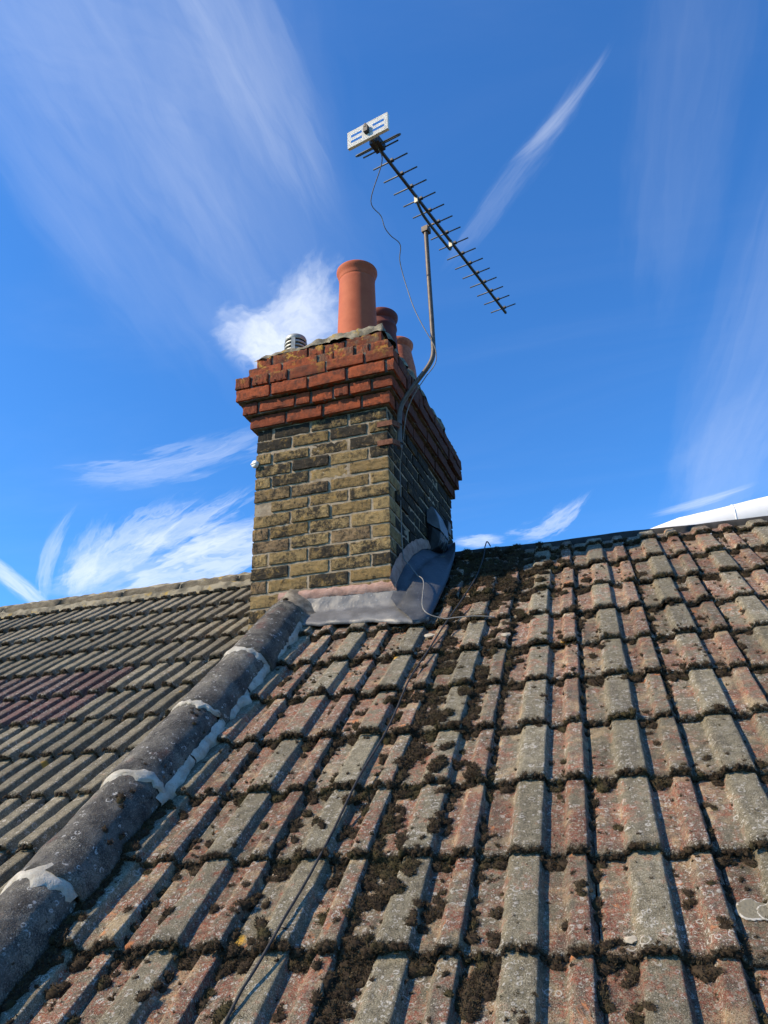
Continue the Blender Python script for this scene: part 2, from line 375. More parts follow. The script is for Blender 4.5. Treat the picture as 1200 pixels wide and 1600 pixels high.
def b_lead_shaded(t, P, R):
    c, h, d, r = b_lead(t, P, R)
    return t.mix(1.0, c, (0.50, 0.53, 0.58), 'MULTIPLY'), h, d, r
M_LEAD_SHADED = material('shaded_lead_sheet', b_lead_shaded, 0.5, 0.4, 0.15)  # darker, bluer copy of the apron's lead: the stack's shade put into the colour


def flat(name, a, b, scale=30, rough=0.7, spec=0.3, metal=0.0, bump=0.0004):
    def f_(t, P, R):
        n = t.noise(P, scale, 5, 0.6); f = t.noise(P, scale * 9, 3, 0.6)
        return t.mix(t.step(n, 0.32, 0.68), a, b), (t.math('ADD', n, t.math('MULTIPLY', f, 0.4)) if bump else None), bump, None
    return material(name, f_, rough, spec, metal)
M_POT_A = flat('new_terracotta', (0.38, 0.092, 0.042), (0.44, 0.115, 0.052), 9, 0.75, 0.25, 0, 0.001)
M_POT_B = flat('dark_terracotta', (0.11, 0.032, 0.028), (0.20, 0.055, 0.042), 12, 0.75, 0.3)
M_POT_C = flat('orange_red_terracotta', (0.36, 0.090, 0.045), (0.52, 0.16, 0.075), 40, 0.7, 0.3)
M_COWL = flat('grey_cowl_aluminium', (0.30, 0.30, 0.27), (0.42, 0.42, 0.38), 25, 0.5, 0.4, 0.3)
M_BLACK = flat('black_plastic', (0.012, 0.012, 0.014), (0.028, 0.028, 0.03), 25, 0.5, 0.4)
M_HOODTOP = flat('slate_grey_sheet', (0.085, 0.098, 0.115), (0.15, 0.165, 0.185), 14, 0.55, 0.35)
M_DARK = flat('dark_felt', (0.030, 0.029, 0.028), (0.055, 0.052, 0.05), 20, 0.95, 0.1)
M_STEEL = flat('weathered_mast_steel', (0.080, 0.064, 0.052), (0.135, 0.108, 0.088), 30, 0.55, 0.4, 0.3)
M_RUST = flat('rusty_iron', (0.11, 0.045, 0.028), (0.22, 0.10, 0.06), 60, 0.85, 0.2, 0.1)
M_ALU = flat('dull_aerial_alloy', (0.050, 0.053, 0.047), (0.090, 0.094, 0.084), 30, 0.5, 0.4, 0.3)
M_GALV = flat('bright_galvanised', (0.26, 0.25, 0.20), (0.36, 0.34, 0.28), 40, 0.4, 0.5, 0.5)
M_WHITE = flat('white_plastic', (0.76, 0.75, 0.70), (0.80, 0.79, 0.75), 6, 0.5, 0.35, 0.0, 0.0)
M_CABLE_B = flat('black_cable', (0.02, 0.019, 0.018), (0.05, 0.045, 0.04), 60, 0.6, 0.35)
M_CABLE_W = flat('grey_white_cable', (0.15, 0.145, 0.135), (0.22, 0.215, 0.20), 60, 0.6, 0.35)
M_MEMB = flat('white_membrane', (0.74, 0.73, 0.71), (0.80, 0.79, 0.77), 6, 0.6, 0.3)
M_GROUND = flat('suburban_grass', (0.035, 0.055, 0.02), (0.06, 0.075, 0.03), 0.3, 0.95, 0.1)
M_WALL = flat('yellow_wall_brick', (0.20, 0.15, 0.08), (0.30, 0.23, 0.13), 8, 0.95, 0.15)
M_CHIP = flat('pale_stone', (0.32, 0.275, 0.205), (0.44, 0.39, 0.31), 60, 0.9, 0.2)


def b_lich(t, P, R):
    v = t.noise(P, 90, 4, 0.6)
    e = attr(t, 'tip')
    col = t.mix(t.step(t.math('ADD', e, t.math('MULTIPLY', t.math('SUBTRACT', v, 0.5), 1.3)), 0.35, 0.95), (0.17, 0.155, 0.115), (0.42, 0.41, 0.38))
    return col, v, 0.003, None
M_LICH = material('white_lichen', b_lich, 0.95, 0.1)


# ------------------------------------------------------------------ object helpers
def mesh_obj(name, verts, faces, mat, parent=None, smooth=False, attrs=None, loc=None):
    me = bpy.data.meshes.new(name)
    me.from_pydata([tuple(map(float, v)) for v in verts], [], faces)
    me.update()
    if attrs:
        for k, v in attrs.items():
            a = me.attributes.new(k, 'FLOAT', 'POINT'); a.data.foreach_set('value', np.asarray(v, dtype=np.float32))
    if smooth: me.polygons.foreach_set('use_smooth', [True] * len(me.polygons))
    if mat: me.materials.append(mat)
    o = bpy.data.objects.new(name, me); COL.objects.link(o)
    if parent is not None:
        o.parent = parent; o.matrix_basis = Matrix.Translation(-parent.location)
    return o


def recenter(o):
    """put a top-level mesh's origin at its base"""
    vs = np.array([v.co[:] for v in o.data.vertices]); c = Vector(((vs[:, 0].min() + vs[:, 0].max()) / 2, (vs[:, 1].min() + vs[:, 1].max()) / 2, vs[:, 2].min()))
    o.data.transform(Matrix.Translation(-c)); o.location = c


def thing(name, label, cat, loc=(0, 0, 0), group=None):
    o = bpy.data.objects.new(name, None); COL.objects.link(o); o.location = loc; o.empty_display_size = 0.1
    tag(o, label, cat, group); return o


def tag(o, label=None, cat=None, group=None, kind=None):
    if label: o['label'] = label
    if cat: o['category'] = cat
    if group: o['group'] = group
    if kind: o['kind'] = kind
    return o


def place(o, parent, Mw):
    o.parent = parent; o.matrix_basis = Matrix.Translation(-parent.location) @ Mw


def frame(ex, ey, ez, org):
    m = Matrix.Identity(4)
    for i in range(3): m[i][0], m[i][1], m[i][2], m[i][3] = ex[i], ey[i], ez[i], org[i]
    return m


class MB:
    def __init__(s): s.v = []; s.f = []
    def add(s, vs, fs):
        b = len(s.v); s.v += [tuple(map(float, v)) for v in vs]; s.f += [tuple(b + i for i in f) for f in fs]; return s
    def box(s, c, ex, ey, ez, hx, hy, hz):
        c, ex, ey, ez = Vector(c), Vector(ex), Vector(ey), Vector(ez)
        vs = [c + ex * (hx * i) + ey * (hy * j) + ez * (hz * k) for k in (-1, 1) for j in (-1, 1) for i in (-1, 1)]
        return s.add(vs, [(0, 2, 3, 1), (4, 5, 7, 6), (0, 1, 5, 4), (2, 6, 7, 3), (0, 4, 6, 2), (1, 3, 7, 5)])
    def tube(s, pts, r, n=8, caps=True):
        pts = [Vector(p) for p in pts]; base = len(s.v); ref = None
        for i, p in enumerate(pts):
            d = (pts[min(i + 1, len(pts) - 1)] - pts[max(i - 1, 0)]).normalized()
            if ref is None:
                ref = d.orthogonal().normalized()
            ref = (ref - d * ref.dot(d)).normalized(); b = d.cross(ref)
            rr = r[i] if isinstance(r, (list, tuple)) else r
            for k in range(n):
                a = 2 * math.pi * k / n
                s.v.append(tuple(p + (ref * math.cos(a) + b * math.sin(a)) * rr))
        for i in range(len(pts) - 1):
            for k in range(n):
                a, b2 = base + i * n + k, base + i * n + (k + 1) % n
                s.f.append((a, b2, b2 + n, a + n))
        if caps:
            s.f.append(tuple(base + k for k in reversed(range(n)))); s.f.append(tuple(base + (len(pts) - 1) * n + k for k in range(n)))
        return s
    def lathe(s, prof, c, n=40, wob=0.0):
        base = len(s.v); c = Vector(c)
        for (r, z) in prof:
            for k in range(n):
                a = 2 * math.pi * k / n
                rr = r * (1 + wob * math.sin(a * 2 + z * 9))
                s.v.append((c.x + rr * math.cos(a), c.y + rr * math.sin(a), c.z + z))
        for i in range(len(prof) - 1):
            for k in range(n):
                a, b = base + i * n + k, base + i * n + (k + 1) % n
                s.f.append((a, b, b + n, a + n))
        return s
    def build(s, name, mat, parent=None, smooth=False): return mesh_obj(name, s.v, s.f, mat, parent, smooth)


def smooth_path(pts, n=6):
    """Catmull-Rom through the points"""
    P = [np.array(p, float) for p in pts]; P = [2 * P[0] - P[1]] + P + [2 * P[-1] - P[-2]]; out = []
    for i in range(1, len(P) - 2):
        for k in range(n):
            t = k / n
            out.append(0.5 * ((2 * P[i]) + (-P[i - 1] + P[i + 1]) * t + (2 * P[i - 1] - 5 * P[i] + 4 * P[i + 1] - P[i + 2]) * t * t + (-P[i - 1] + 3 * P[i] - 3 * P[i + 1] + P[i + 2]) * t ** 3))
    out.append(P[-2]); return out


def sub(o, part):
    """hang a piece on its part (both are modelled in world metres)"""
    o.parent = part; o.matrix_basis = Matrix.Identity(4); return o


def fbm(p, s=1.0): return mnoise.fractal(Vector(p) * s, 0.8, 2.0, 4)


# ------------------------------------------------------------------ the two roof planes (metres; the camera is the origin)
AL = 0.63471
RU = Vector((0, math.cos(AL), math.sin(AL))); RX = Vector((1, 0, 0)); RN = RX.cross(RU)
RP = Vector((-0.2118, 2.0320, -0.2072)); TW = 0.30147; G = 0.345
LYAW, LAL = -0.063647, 0.61470
LX = Vector((math.cos(LYAW), math.sin(LYAW), 0)); LH = Vector((-math.sin(LYAW), math.cos(LYAW), 0))
LU = LH * math.cos(LAL) + Vector((0, 0, math.sin(LAL))); LN = LX.cross(LU)
LPO = Vector((-2.6963, 2.6613, 0.0383)); LTW = 0.34937
def R3(x, s, h=0.0): return Vector((x, RP.y, RP.z)) + RU * s + RN * h      # a point on the right roof: x along the ridge, s up the slope
def L3(x, s, h=0.0): return LPO + LX * x + LU * s + LN * h
GROUND_Z = -6.6

# ground
gm = mesh_obj('ground', [(-4000, -4000, GROUND_Z), (4000, -4000, GROUND_Z), (4000, 4000, GROUND_Z), (-4000, 4000, GROUND_Z)], [(0, 1, 2, 3)], M_GROUND)
tag(gm, kind='structure')


# ------------------------------------------------------------------ roof tiles
def smooth1(a, k):
    ker = np.ones(k) / k; p = np.pad(a, (k // 2, k // 2), mode='edge'); return np.convolve(p, ker, 'valid')


def tile_mesh(name, width, prof, zones, ribtop, mat, seed, nx=64, length=0.415, thick=0.024):
    r = np.random.default_rng(seed)
    xs = np.linspace(0, 1, nx); fx = np.linspace(0, 1, 401)
    z = np.interp(xs, fx, smooth1(np.interp(fx, [p[0] for p in prof], [p[1] for p in prof]), 5))
    zn = np.interp(xs, fx, smooth1(np.interp(fx, [p[0] for p in zones], [p[1] for p in zones]), 9))
    ys = [0.0, 0.0, 0.0, 0.004, 0.010, 0.020, 0.04, 0.08, 0.14, 0.20, 0.26, 0.32, length]
    drop = [-thick, -thick * 0.5, -0.006, -0.0015, 0, 0, 0, 0, 0, 0, 0, 0, 0]
    ph = r.uniform(0, 6.28, 12); am = r.normal(0, 1, 12)
    V = []; ZN = []; LIP = []
    for j, y in enumerate(ys):
        tilt = 0.030 * (1 - y / length)
        for i, xf in enumerate(xs):
            x = xf * width
            rag = 0.0015 * (am[0] * math.sin(x * 40 + ph[0]) + am[1] * math.sin(x * 95 + ph[1]) + am[2] * math.sin(x * 190 + ph[2]))
            fade = max(0.0, 1 - y / 0.06)
            yy = y + (rag + r.normal(0, 0.0016)) * fade
            if j == 0: yy += 0.004
            wave = 0.0008 * (am[3] * math.sin(y * 18 + ph[3]) + am[4] * math.sin(x * 30 + y * 11 + ph[4]) + am[5] * math.sin(y * 55 + x * 25 + ph[5]))
            zz = z[i] - ribtop + tilt - 0.030 + drop[j] + wave + r.normal(0, 0.00035)
            if j < 5: zz += r.normal(0, 0.0012)
            xx = x + (0.0008 * math.sin(y * 60 + ph[6]) + 0.0005 * am[6] * math.sin(y * 23)) + r.normal(0, 0.0003)
            V.append((xx, yy, zz)); ZN.append(zn[i]); LIP.append(min(1.0, max(0.0, 1 - y / 0.055)) if j > 2 else 1.0)
    ny = len(ys); F = []
    for j in range(ny - 1):
        for i in range(nx - 1):
            a = j * nx + i; F.append((a, a + 1, a + nx + 1, a + nx))
    for side, i in ((0, 0), (1, nx - 1)):        # the tile's two edges have thickness
        b = len(V)
        for j, y in enumerate(ys):
            x0, y0, z0 = V[j * nx + i]
            V.append((x0, y0, z0 - (0.0 if j == 0 else 0.016))); ZN.append(0.6); LIP.append(0.6)
        for j in range(ny - 1):
            a, c = j * nx + i, b + j
            F.append((a, a + nx, c + 1, c) if side == 0 else (a + nx, a, c, c + 1))
    me = bpy.data.meshes.new(name); me.from_pydata(V, [], F); me.update()
    for k, v in (('zone', ZN), ('lip', LIP)):
        a = me.attributes.new(k, 'FLOAT', 'POINT'); a.data.foreach_set('value', np.array(v, dtype=np.float32))
    me.polygons.foreach_set('use_smooth', [True] * len(me.polygons)); me.materials.append(mat)
    return me


PROF_R = [(0, -0.004), (0.022, -0.004), (0.034, 0.003), (0.25, 0.003), (0.285, 0.021), (0.315, 0.026), (0.34, 0.027), (0.545, 0.027), (0.560, 0.024), (0.578, 0.004), (0.60, 0.003),
          (0.755, 0.003), (0.785, 0.020), (0.81, 0.024), (0.945, 0.025), (0.958, 0.022), (0.968, 0.002), (0.99, -0.004), (1.0, -0.005)]
ZONE_R = [(0, 0.75), (0.25, 0.6), (0.29, 0.15), (0.33, 0.0), (0.55, 0.0), (0.58, 0.5), (0.60, 0.95), (0.76, 0.9), (0.79, 0.7), (0.95, 0.85), (1, 0.7)]
PROF_L = [(0, 0.0), (0.02, 0.0), (0.07, 0.002), (0.105, 0.031), (0.125, 0.036), (0.275, 0.036), (0.292, 0.031), (0.318, 0.003), (0.35, 0.0), (0.405, 0.001), (0.438, 0.031), (0.458, 0.036),
          (0.608, 0.036), (0.625, 0.031), (0.651, 0.003), (0.68, 0.0), (0.738, 0.001), (0.771, 0.031), (0.791, 0.036), (0.941, 0.036), (0.957, 0.028), (0.975, 0.001), (1, -0.003)]
ZONE_L = [(0, 0.5), (0.1, 0.2), (0.3, 0.2), (0.33, 0.5), (0.43, 0.2), (0.63, 0.2), (0.66, 0.5), (0.76, 0.2), (1, 0.4)]
TR = [tile_mesh('roof_tile', TW * 1.0, PROF_R, ZONE_R, 0.027, M_TILE, 100 + k) for k in range(8)]
TL = [tile_mesh('roof_tile', LTW, PROF_L, ZONE_L, 0.036, M_TILE_L, 200 + k, nx=60) for k in range(5)]
TLP = [tile_mesh('roof_tile', LTW, PROF_L, ZONE_L, 0.036, M_TILE_P, 300 + k, nx=60) for k in range(3)]

right_roof = thing('tiled_roof', 'mossy red and grey roof of broad ribbed tiles right of the half-round capping', 'roof', tuple(R3(0.0, -1.4, -0.1)))
left_roof = thing('tiled_roof', 'grey-green roof of narrow ribbed tiles on the left, with a purple patch', 'roof', tuple(L3(-0.5, -1.4, -0.1)))


def set_tile(me, parent, org, ex, eu, en, jit=1.0, sy=1.0):
    o = bpy.data.objects.new('roof_tile', me); COL.objects.link(o)
    j = Matrix.Rotation(random.gauss(0, 0.0042 * jit), 4, 'Z') @ Matrix.Rotation(random.gauss(0, 0.004 * jit), 4, 'X') @ Matrix.Rotation(random.gauss(0, 0.004 * jit), 4, 'Y')
    place(o, parent, frame(ex, eu, en, org) @ j @ Matrix.Diagonal((1, sy, 1, 1)))
    return o


HIP_X = -1.497
for r in range(-3, 10):
    drift = random.gauss(0, 0.003)
    for c in range(-5, 10):
        x0 = RP.x + (c - 0.57) * TW
        if x0 + TW < HIP_X - 0.02: continue
        # chimney stands in the roof here
        s = r * G
        if -1.92 < x0 + TW * 0.5 < -0.98 and s > 2.33: continue
        o = set_tile(TR[random.randrange(8)], right_roof, R3(x0 + drift + random.gauss(0, 0.0016), s + random.gauss(0, 0.0045), random.gauss(0, 0.0016)), RX, RU, RN, sy=0.40 if r == 9 else 1.0)
HIP_LX = 1.02
for r in range(-3, 10):
    drift = random.gauss(0, 0.004)
    for c in range(0, 12):
        x0 = HIP_LX - (c + 1) * LTW
        s = r * G
        if x0 + LTW > 0.84 and s > 2.6: continue
        purple = r in (3, 4) and x0 + LTW < 0.10 and not (r == 3 and c == 8)
        o = set_tile(random.choice(TLP if purple else TL), left_roof, L3(x0 + drift, s + random.gauss(0, 0.005), random.gauss(0, 0.002)), LX, LU, LN, sy=0.32 if r == 9 else 1.0)

# under the tiles: battened deck and the walls that carry it (one solid gable body per house)
def gable(parent, x0, x1, f3, s_ridge, s_eave, drop, uname):
    a = [f3(x0, s_eave, -drop), f3(x1, s_eave, -drop), f3(x1, s_ridge, -drop), f3(x0, s_ridge, -drop)]
    ap = (a[2].y + a[3].y) / 2
    back = [Vector((a[2].x, 2 * a[2].y - a[1].y, a[1].z)), Vector((a[3].x, 2 * a[3].y - a[0].y, a[0].z))]
    vs = a + back
    mesh_obj('underlay', vs, [(0, 1, 2, 3), (3, 2, 4, 5)], M_DARK, parent)
    wv = []
    for p in (a[0], a[1], back[0], back[1]): wv += [Vector((p.x, p.y, p.z - 0.02)), Vector((p.x, p.y, GROUND_Z))]
    mesh_obj('wall', wv + [a[2] - Vector((0, 0, 0.02)), a[3] - Vector((0, 0, 0.02))], [(0, 1, 3, 2), (2, 3, 5, 4), (4, 5, 7, 6), (6, 7, 1, 0), (2, 4, 8), (0, 9, 6)], M_WALL, parent)
gable(right_roof, -1.62, 2.75, R3, 3.26, -1.02, 0.085, 'right')
gable(left_roof, -3.3, 0.86, L3, 3.2, -1.02, 0.085, 'left')

# dark felt roll along the top of the right roof, behind the scalloped top course
rb = MB()
n = 60
for i in range(n + 1):
    x = -0.86 + (2.75 + 0.86) * i / n
    sag = 0.004 * math.sin(x * 3.1) + 0.003 * math.sin(x * 7.7)
    pts = [(3.245, -0.075), (3.272, -0.036), (3.295, -0.026), (3.325, -0.034), (3.38, -0.07)]
    rb.v += [tuple(R3(x, s_ + 0.004 * math.sin(x * 23 + k), h_ + sag)) for k, (s_, h_) in enumerate(pts)]
for i in range(n):
    for k in range(4): rb.f.append((i * 5 + k, (i + 1) * 5 + k, (i + 1) * 5 + k + 1, i * 5 + k + 1))
rb.build('ridge_roll', M_DARK, right_roof, True)

# ridge tiles of the left roof: bedded end to end on mortar
def half_tube(p0, p1, side, nrm, r, n=14, a0=-100, a1=100, th=0.014, wob=0.002, steps=8, seed=0, flare=0.0):
    """a half-round tile from p0 to p1 with thickness; angles from the normal towards side"""
    m = MB(); p0, p1 = Vector(p0), Vector(p1); d = (p1 - p0).normalized(); rr_ = np.random.default_rng(seed)
    rows = []
    for i in range(steps + 1):
        t = i / steps; p = p0.lerp(p1, t)
        for lay in (0, 1):
            row = []
            for k in range(n + 1):
                a = math.radians(a0 + (a1 - a0) * k / n)
                rad = r * (1 + flare * (1 - t)) - (th if lay else 0) + wob * 1.1 * fbm((a * 2.2, t * 5 + seed, seed * 1.7))
                q = p + (side * math.sin(a) + nrm * math.cos(a)) * (rad + rr_.normal(0, wob * 0.4)) + d * (rr_.normal(0, wob) if i in (0, steps) else 0)
                m.v.append(tuple(q)); row.append(len(m.v) - 1)
            rows.append(row)
    for i in range(steps):
        o0, o1, i0, i1 = rows[2 * i], rows[2 * i + 2], rows[2 * i + 1], rows[2 * i + 3]
        for k in range(n):
            m.f.append((o0[k], o0[k + 1], o1[k + 1], o1[k])); m.f.append((i0[k], i1[k], i1[k + 1], i0[k + 1]))
        for k in (0, n): m.f.append((o0[k], o1[k], i1[k], i0[k]))
    for e in (0, steps):
        for k in range(n): m.f.append((rows[2 * e][k], rows[2 * e + 1][k], rows[2 * e + 1][k + 1], rows[2 * e][k + 1]))
    return m
xs = [0.62, -0.06, -0.572, -1.108, -1.713, -2.30, -2.85, -3.30]
for i in range(len(xs) - 1):
    a, b = L3(xs[i] - 0.007, 3.265, -0.055), L3(xs[i + 1] + 0.007, 3.265, -0.055)
    o = half_tube(a, b, -(LH), Vector((0, 0, 1)), 0.098, seed=i, steps=10, wob=0.004).build('ridge_tile', M_RIDGE, left_roof, True)
bed = MB(); NB = 90
for i in range(NB + 1):
    x = 0.62 - 3.9 * i / NB
    for k, (s_, h_) in enumerate([(3.12, -0.015), (3.16, 0.012), (3.20, 0.014), (3.27, 0.05), (3.40, -0.03)]):
        bed.v.append(tuple(L3(x, s_ + fbm((x * 9, k, 3)) * 0.022, h_ + fbm((x * 14, k, 7)) * 0.012)))
for i in range(NB):
    for k in range(4): bed.f.append((i * 5 + k, i * 5 + k + 1, (i + 1) * 5 + k + 1, (i + 1) * 5 + k))
bed.build('mortar_bed', M_FLAUNCH, left_roof, True)

# ------------------------------------------------------------------ half-round capping down the party line
CAPX, CAPR = -1.598, 0.112
cap = thing('ridge_capping', 'row of dark half-round capping tiles running down the slope between the two roofs', 'ridge capping', tuple(R3(CAPX, -1.0, -0.05)))
side = RX
joints = [-1.37, -0.87, -0.37, 0.13, 0.63, 1.13, 1.65, 2.27]
for i in range(len(joints) - 1):
    off = random.gauss(0, 0.006)
    a, b = R3(CAPX + off, joints[i] + 0.008, -0.012), R3(CAPX + random.gauss(0, 0.004), joints[i + 1] - 0.004, -0.004)
    half_tube(a, b, side, RN, CAPR, n=22, a0=-120, a1=116, th=0.016, wob=0.0030, steps=16, seed=40 + i, flare=0.12).build('ridge_tile', M_CAP, cap, True)


def mortar_band(s0, wid, a0, a1, seed, rad=0.005):
    """smear of mortar over a joint between two cappings"""
    m = MB(); nA, nS = 26, 5
    for i in range(nA + 1):
        t = i / nA; a = math.radians(a0 + (a1 - a0) * t)
        wv = wid * max(0.15, 0.75 + 1.1 * fbm((t * 5, seed, 1)) + 0.35 * math.sin(t * 3.14)); c = s0 + 0.014 * fbm((t * 3, seed, 5)) - 0.010 * math.cos(a)
        for k in range(nS + 1):
            u = k / nS * 2 - 1
            r_ = CAPR * 1.062 + rad * (1 - u * u) ** 0.5 * (1 + 0.6 * fbm((t * 9, u * 2, seed))) - 0.004 * (abs(u) > 0.9)
            s_ = c + u * wv + 0.016 * fbm((t * 14, u * 0.7, seed + 3))
            m.v.append(tuple(R3(CAPX, s_, -0.010) + (side * math.sin(a) + RN * math.cos(a)) * r_))
    for i in range(nA):
        for k in range(nS):
            q = i * (nS + 1) + k; m.f.append((q, q + 1, q + nS + 2, q + nS + 1))
    return m.build('mortar_joint', M_WMORT, cap, True)
mortar_band(0.135, 0.030, -110, 72, 1); mortar_band(0.64, 0.024, -110, 88, 2, 0.006); mortar_band(1.14, 0.013, -50, 92, 3)
mortar_band(1.66, 0.026, -60, 98, 4); mortar_band(-0.365, 0.026, -110, 70, 6); mortar_band(-0.865, 0.026, -110, 70, 7)


def fillet(s0, s1, seed, mat, wid=0.038, n=70, name='mortar_fillet'):
    m = MB()
    for i in range(n + 1):
        t = i / n; s_ = s0 + (s1 - s0) * t
        wv = wid * (0.55 + 0.55 * abs(fbm((s_ * 7, seed, 0))) + 0.35 * math.sin(s_ * 34 + seed)) * min(1, 6 * t, 6 * (1 - t)) + 0.006
        px = [(CAPX + CAPR * 0.99, 0.026), (CAPX + CAPR * 1.02 + 0.007, 0.016), (CAPX + CAPR + 0.012 + wv * 0.5, 0.002), (CAPX + CAPR + wv, -0.018), (CAPX + CAPR + wv + 0.004, -0.045)]
        for k, (x_, h_) in enumerate(px):
            m.v.append(tuple(R3(x_ + 0.006 * fbm((s_ * 20, k, seed)), s_ + 0.006 * fbm((k * 3, s_ * 15, seed)), h_ + 0.007 * fbm((s_ * 24, k * 2, seed + 1)))))
    for i in range(n):
        for k in range(4): q = i * 5 + k; m.f.append((q, q + 5, q + 6, q + 1))
    return m.build(name, mat, cap, True)
fillet(0.60, 0.86, 2, M_WMORT, 0.022); fillet(0.87, 1.15, 3, M_WMORT, 0.026); fillet(1.155, 1.40, 5, M_WMORT, 0.028); fillet(1.41, 1.66, 7, M_WMORT, 0.022); fillet(1.665, 2.16, 9, M_WMORT, 0.020)
lf = MB()                       # the capping's left bed down to the lower roof
for i in range(61):
    s_ = -1.36 + 3.78 * i / 60
    for k, (x_, h_) in enumerate([(CAPX - CAPR * 0.9, 0.03), (CAPX - CAPR * 1.05, -0.04), (CAPX - CAPR * 1.10, -0.12), (CAPX - CAPR * 1.15, -0.24)]):
        lf.v.append(tuple(R3(x_ + 0.006 * fbm((s_ * 14, k, 3)), s_, h_)))
for i in range(60):
    for k in range(3): q = i * 4 + k; lf.f.append((q, q + 1, q + 5, q + 4))
lf.build('mortar_bed', M_DIRTM, cap, True)

# ------------------------------------------------------------------ the chimney
CYAW = -0.0621356
CX = Vector((math.cos(CYAW), math.sin(CYAW), 0)); CY = Vector((-math.sin(CYAW), math.cos(CYAW), 0)); CZ = Vector((0, 0, 1))
CO = Vector((-1.02453, 3.90517, 0.0)); CW, CD = 0.8487, 1.4616
def C3(x, y, z): return CO + CX * x + CY * y + CZ * z        # x along the front from its right corner, y into the stack
chim = thing('chimney_stack', 'tall yellow stock brick chimney stack with oversailing red brick top courses', 'chimney', tuple(C3(-CW / 2, CD / 2, 0.9)))


def brick_mesh(seed, mat, rough=0.004, nx=10, ny=5, nz=4):
    """unit brick 1 x 1 x 1 (scaled in place) with worn arrises; roughness given for a 225 x 102 x 68 brick"""
    r = np.random.default_rng(seed); L, Wd, H = 0.225, 0.102, 0.068
    bm = bmesh.new(); bmesh.ops.create_cube(bm, size=1.0)
    bmesh.ops.subdivide_edges(bm, edges=[e for e in bm.edges if abs((e.verts[0].co - e.verts[1].co).x) > 0.5], cuts=nx, use_grid_fill=True)
    bmesh.ops.subdivide_edges(bm, edges=[e for e in bm.edges if abs((e.verts[0].co - e.verts[1].co).y) > 0.5], cuts=ny, use_grid_fill=True)
    bmesh.ops.subdivide_edges(bm, edges=[e for e in bm.edges if abs((e.verts[0].co - e.verts[1].co).z) > 0.5], cuts=nz, use_grid_fill=True)
    o = Vector((seed * 7.3, seed * 3.1, 0))
    for v in bm.verts:
        p = Vector((v.co.x * L, v.co.y * Wd, v.co.z * H))
        h = [L / 2 - abs(p.x), Wd / 2 - abs(p.y), H / 2 - abs(p.z)]
        near = sorted(h)[1]                       # distance to the second nearest face: small along arrises
        n_ = fbm(p + o, 38); n2 = fbm(p + o * 1.7, 110)
        wear = max(0.0, 1 - near / 0.014)
        p *= 1.0
        k = n_ * rough * 0.7 + n2 * rough * 0.5 - wear * (0.0015 + 0.010 * max(0, n_))
        d = Vector((p.x / L if h[0] < 1e-4 else 0, p.y / Wd if h[1] < 1e-4 else 0, p.z / H if h[2] < 1e-4 else 0))
        if d.length > 0: p += d.normalized() * k
        v.co = Vector((p.x / L, p.y / Wd, p.z / H))
    me = bpy.data.meshes.new('brick'); bm.to_mesh(me); bm.free(); me.materials.append(mat)
    me.polygons.foreach_set('use_smooth', [False] * len(me.polygons))
    return me
B_STOCK = [brick_mesh(k, M_STOCK, 0.0048) for k in range(8)]
B_RED = [brick_mesh(20 + k, M_REDB, 0.0032) for k in range(6)]
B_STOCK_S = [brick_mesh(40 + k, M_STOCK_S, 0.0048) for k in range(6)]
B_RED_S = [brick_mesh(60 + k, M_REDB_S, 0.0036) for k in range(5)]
hidden = MB()


def brick(kind, x0, x1, y0, y1, z0, z1, along='x', rot=0.0, shaded_sooty=False):
    me = random.choice((B_STOCK_S if shaded_sooty else B_STOCK) if kind == 's' else (B_RED_S if shaded_sooty else B_RED))
    c = C3((x0 + x1) / 2, (y0 + y1) / 2, (z0 + z1) / 2)
    o = bpy.data.objects.new('brick', me); COL.objects.link(o)
    lx, ly, lz = x1 - x0, y1 - y0, z1 - z0
    q_ = 1.5 if kind == 'r' else 1.0
    j = Matrix.Rotation(random.gauss(0, 0.007 * q_) + rot, 4, 'Z') @ Matrix.Rotation(random.gauss(0, 0.006), 4, 'X') @ Matrix.Rotation(random.gauss(0, 0.009 * q_), 4, 'Y')
    if along == 'x': m = frame(CX, CY, CZ, c) @ j @ Matrix.Diagonal((lx, ly, lz, 1))
    else: m = frame(CY, -CX, CZ, c) @ j @ Matrix.Diagonal((ly, lx, lz, 1))
    if random.random() < 0.5: m = m @ Matrix.Rotation(math.pi, 4, 'Z')
    place(o, chim, m); return o


def hbrick(x0, x1, y0, y1, z0, z1):
    hidden.box(C3((x0 + x1) / 2, (y0 + y1) / 2, (z0 + z1) / 2), CX, CY, CZ, (x1 - x0) / 2, (y1 - y0) / 2, (z1 - z0) / 2)


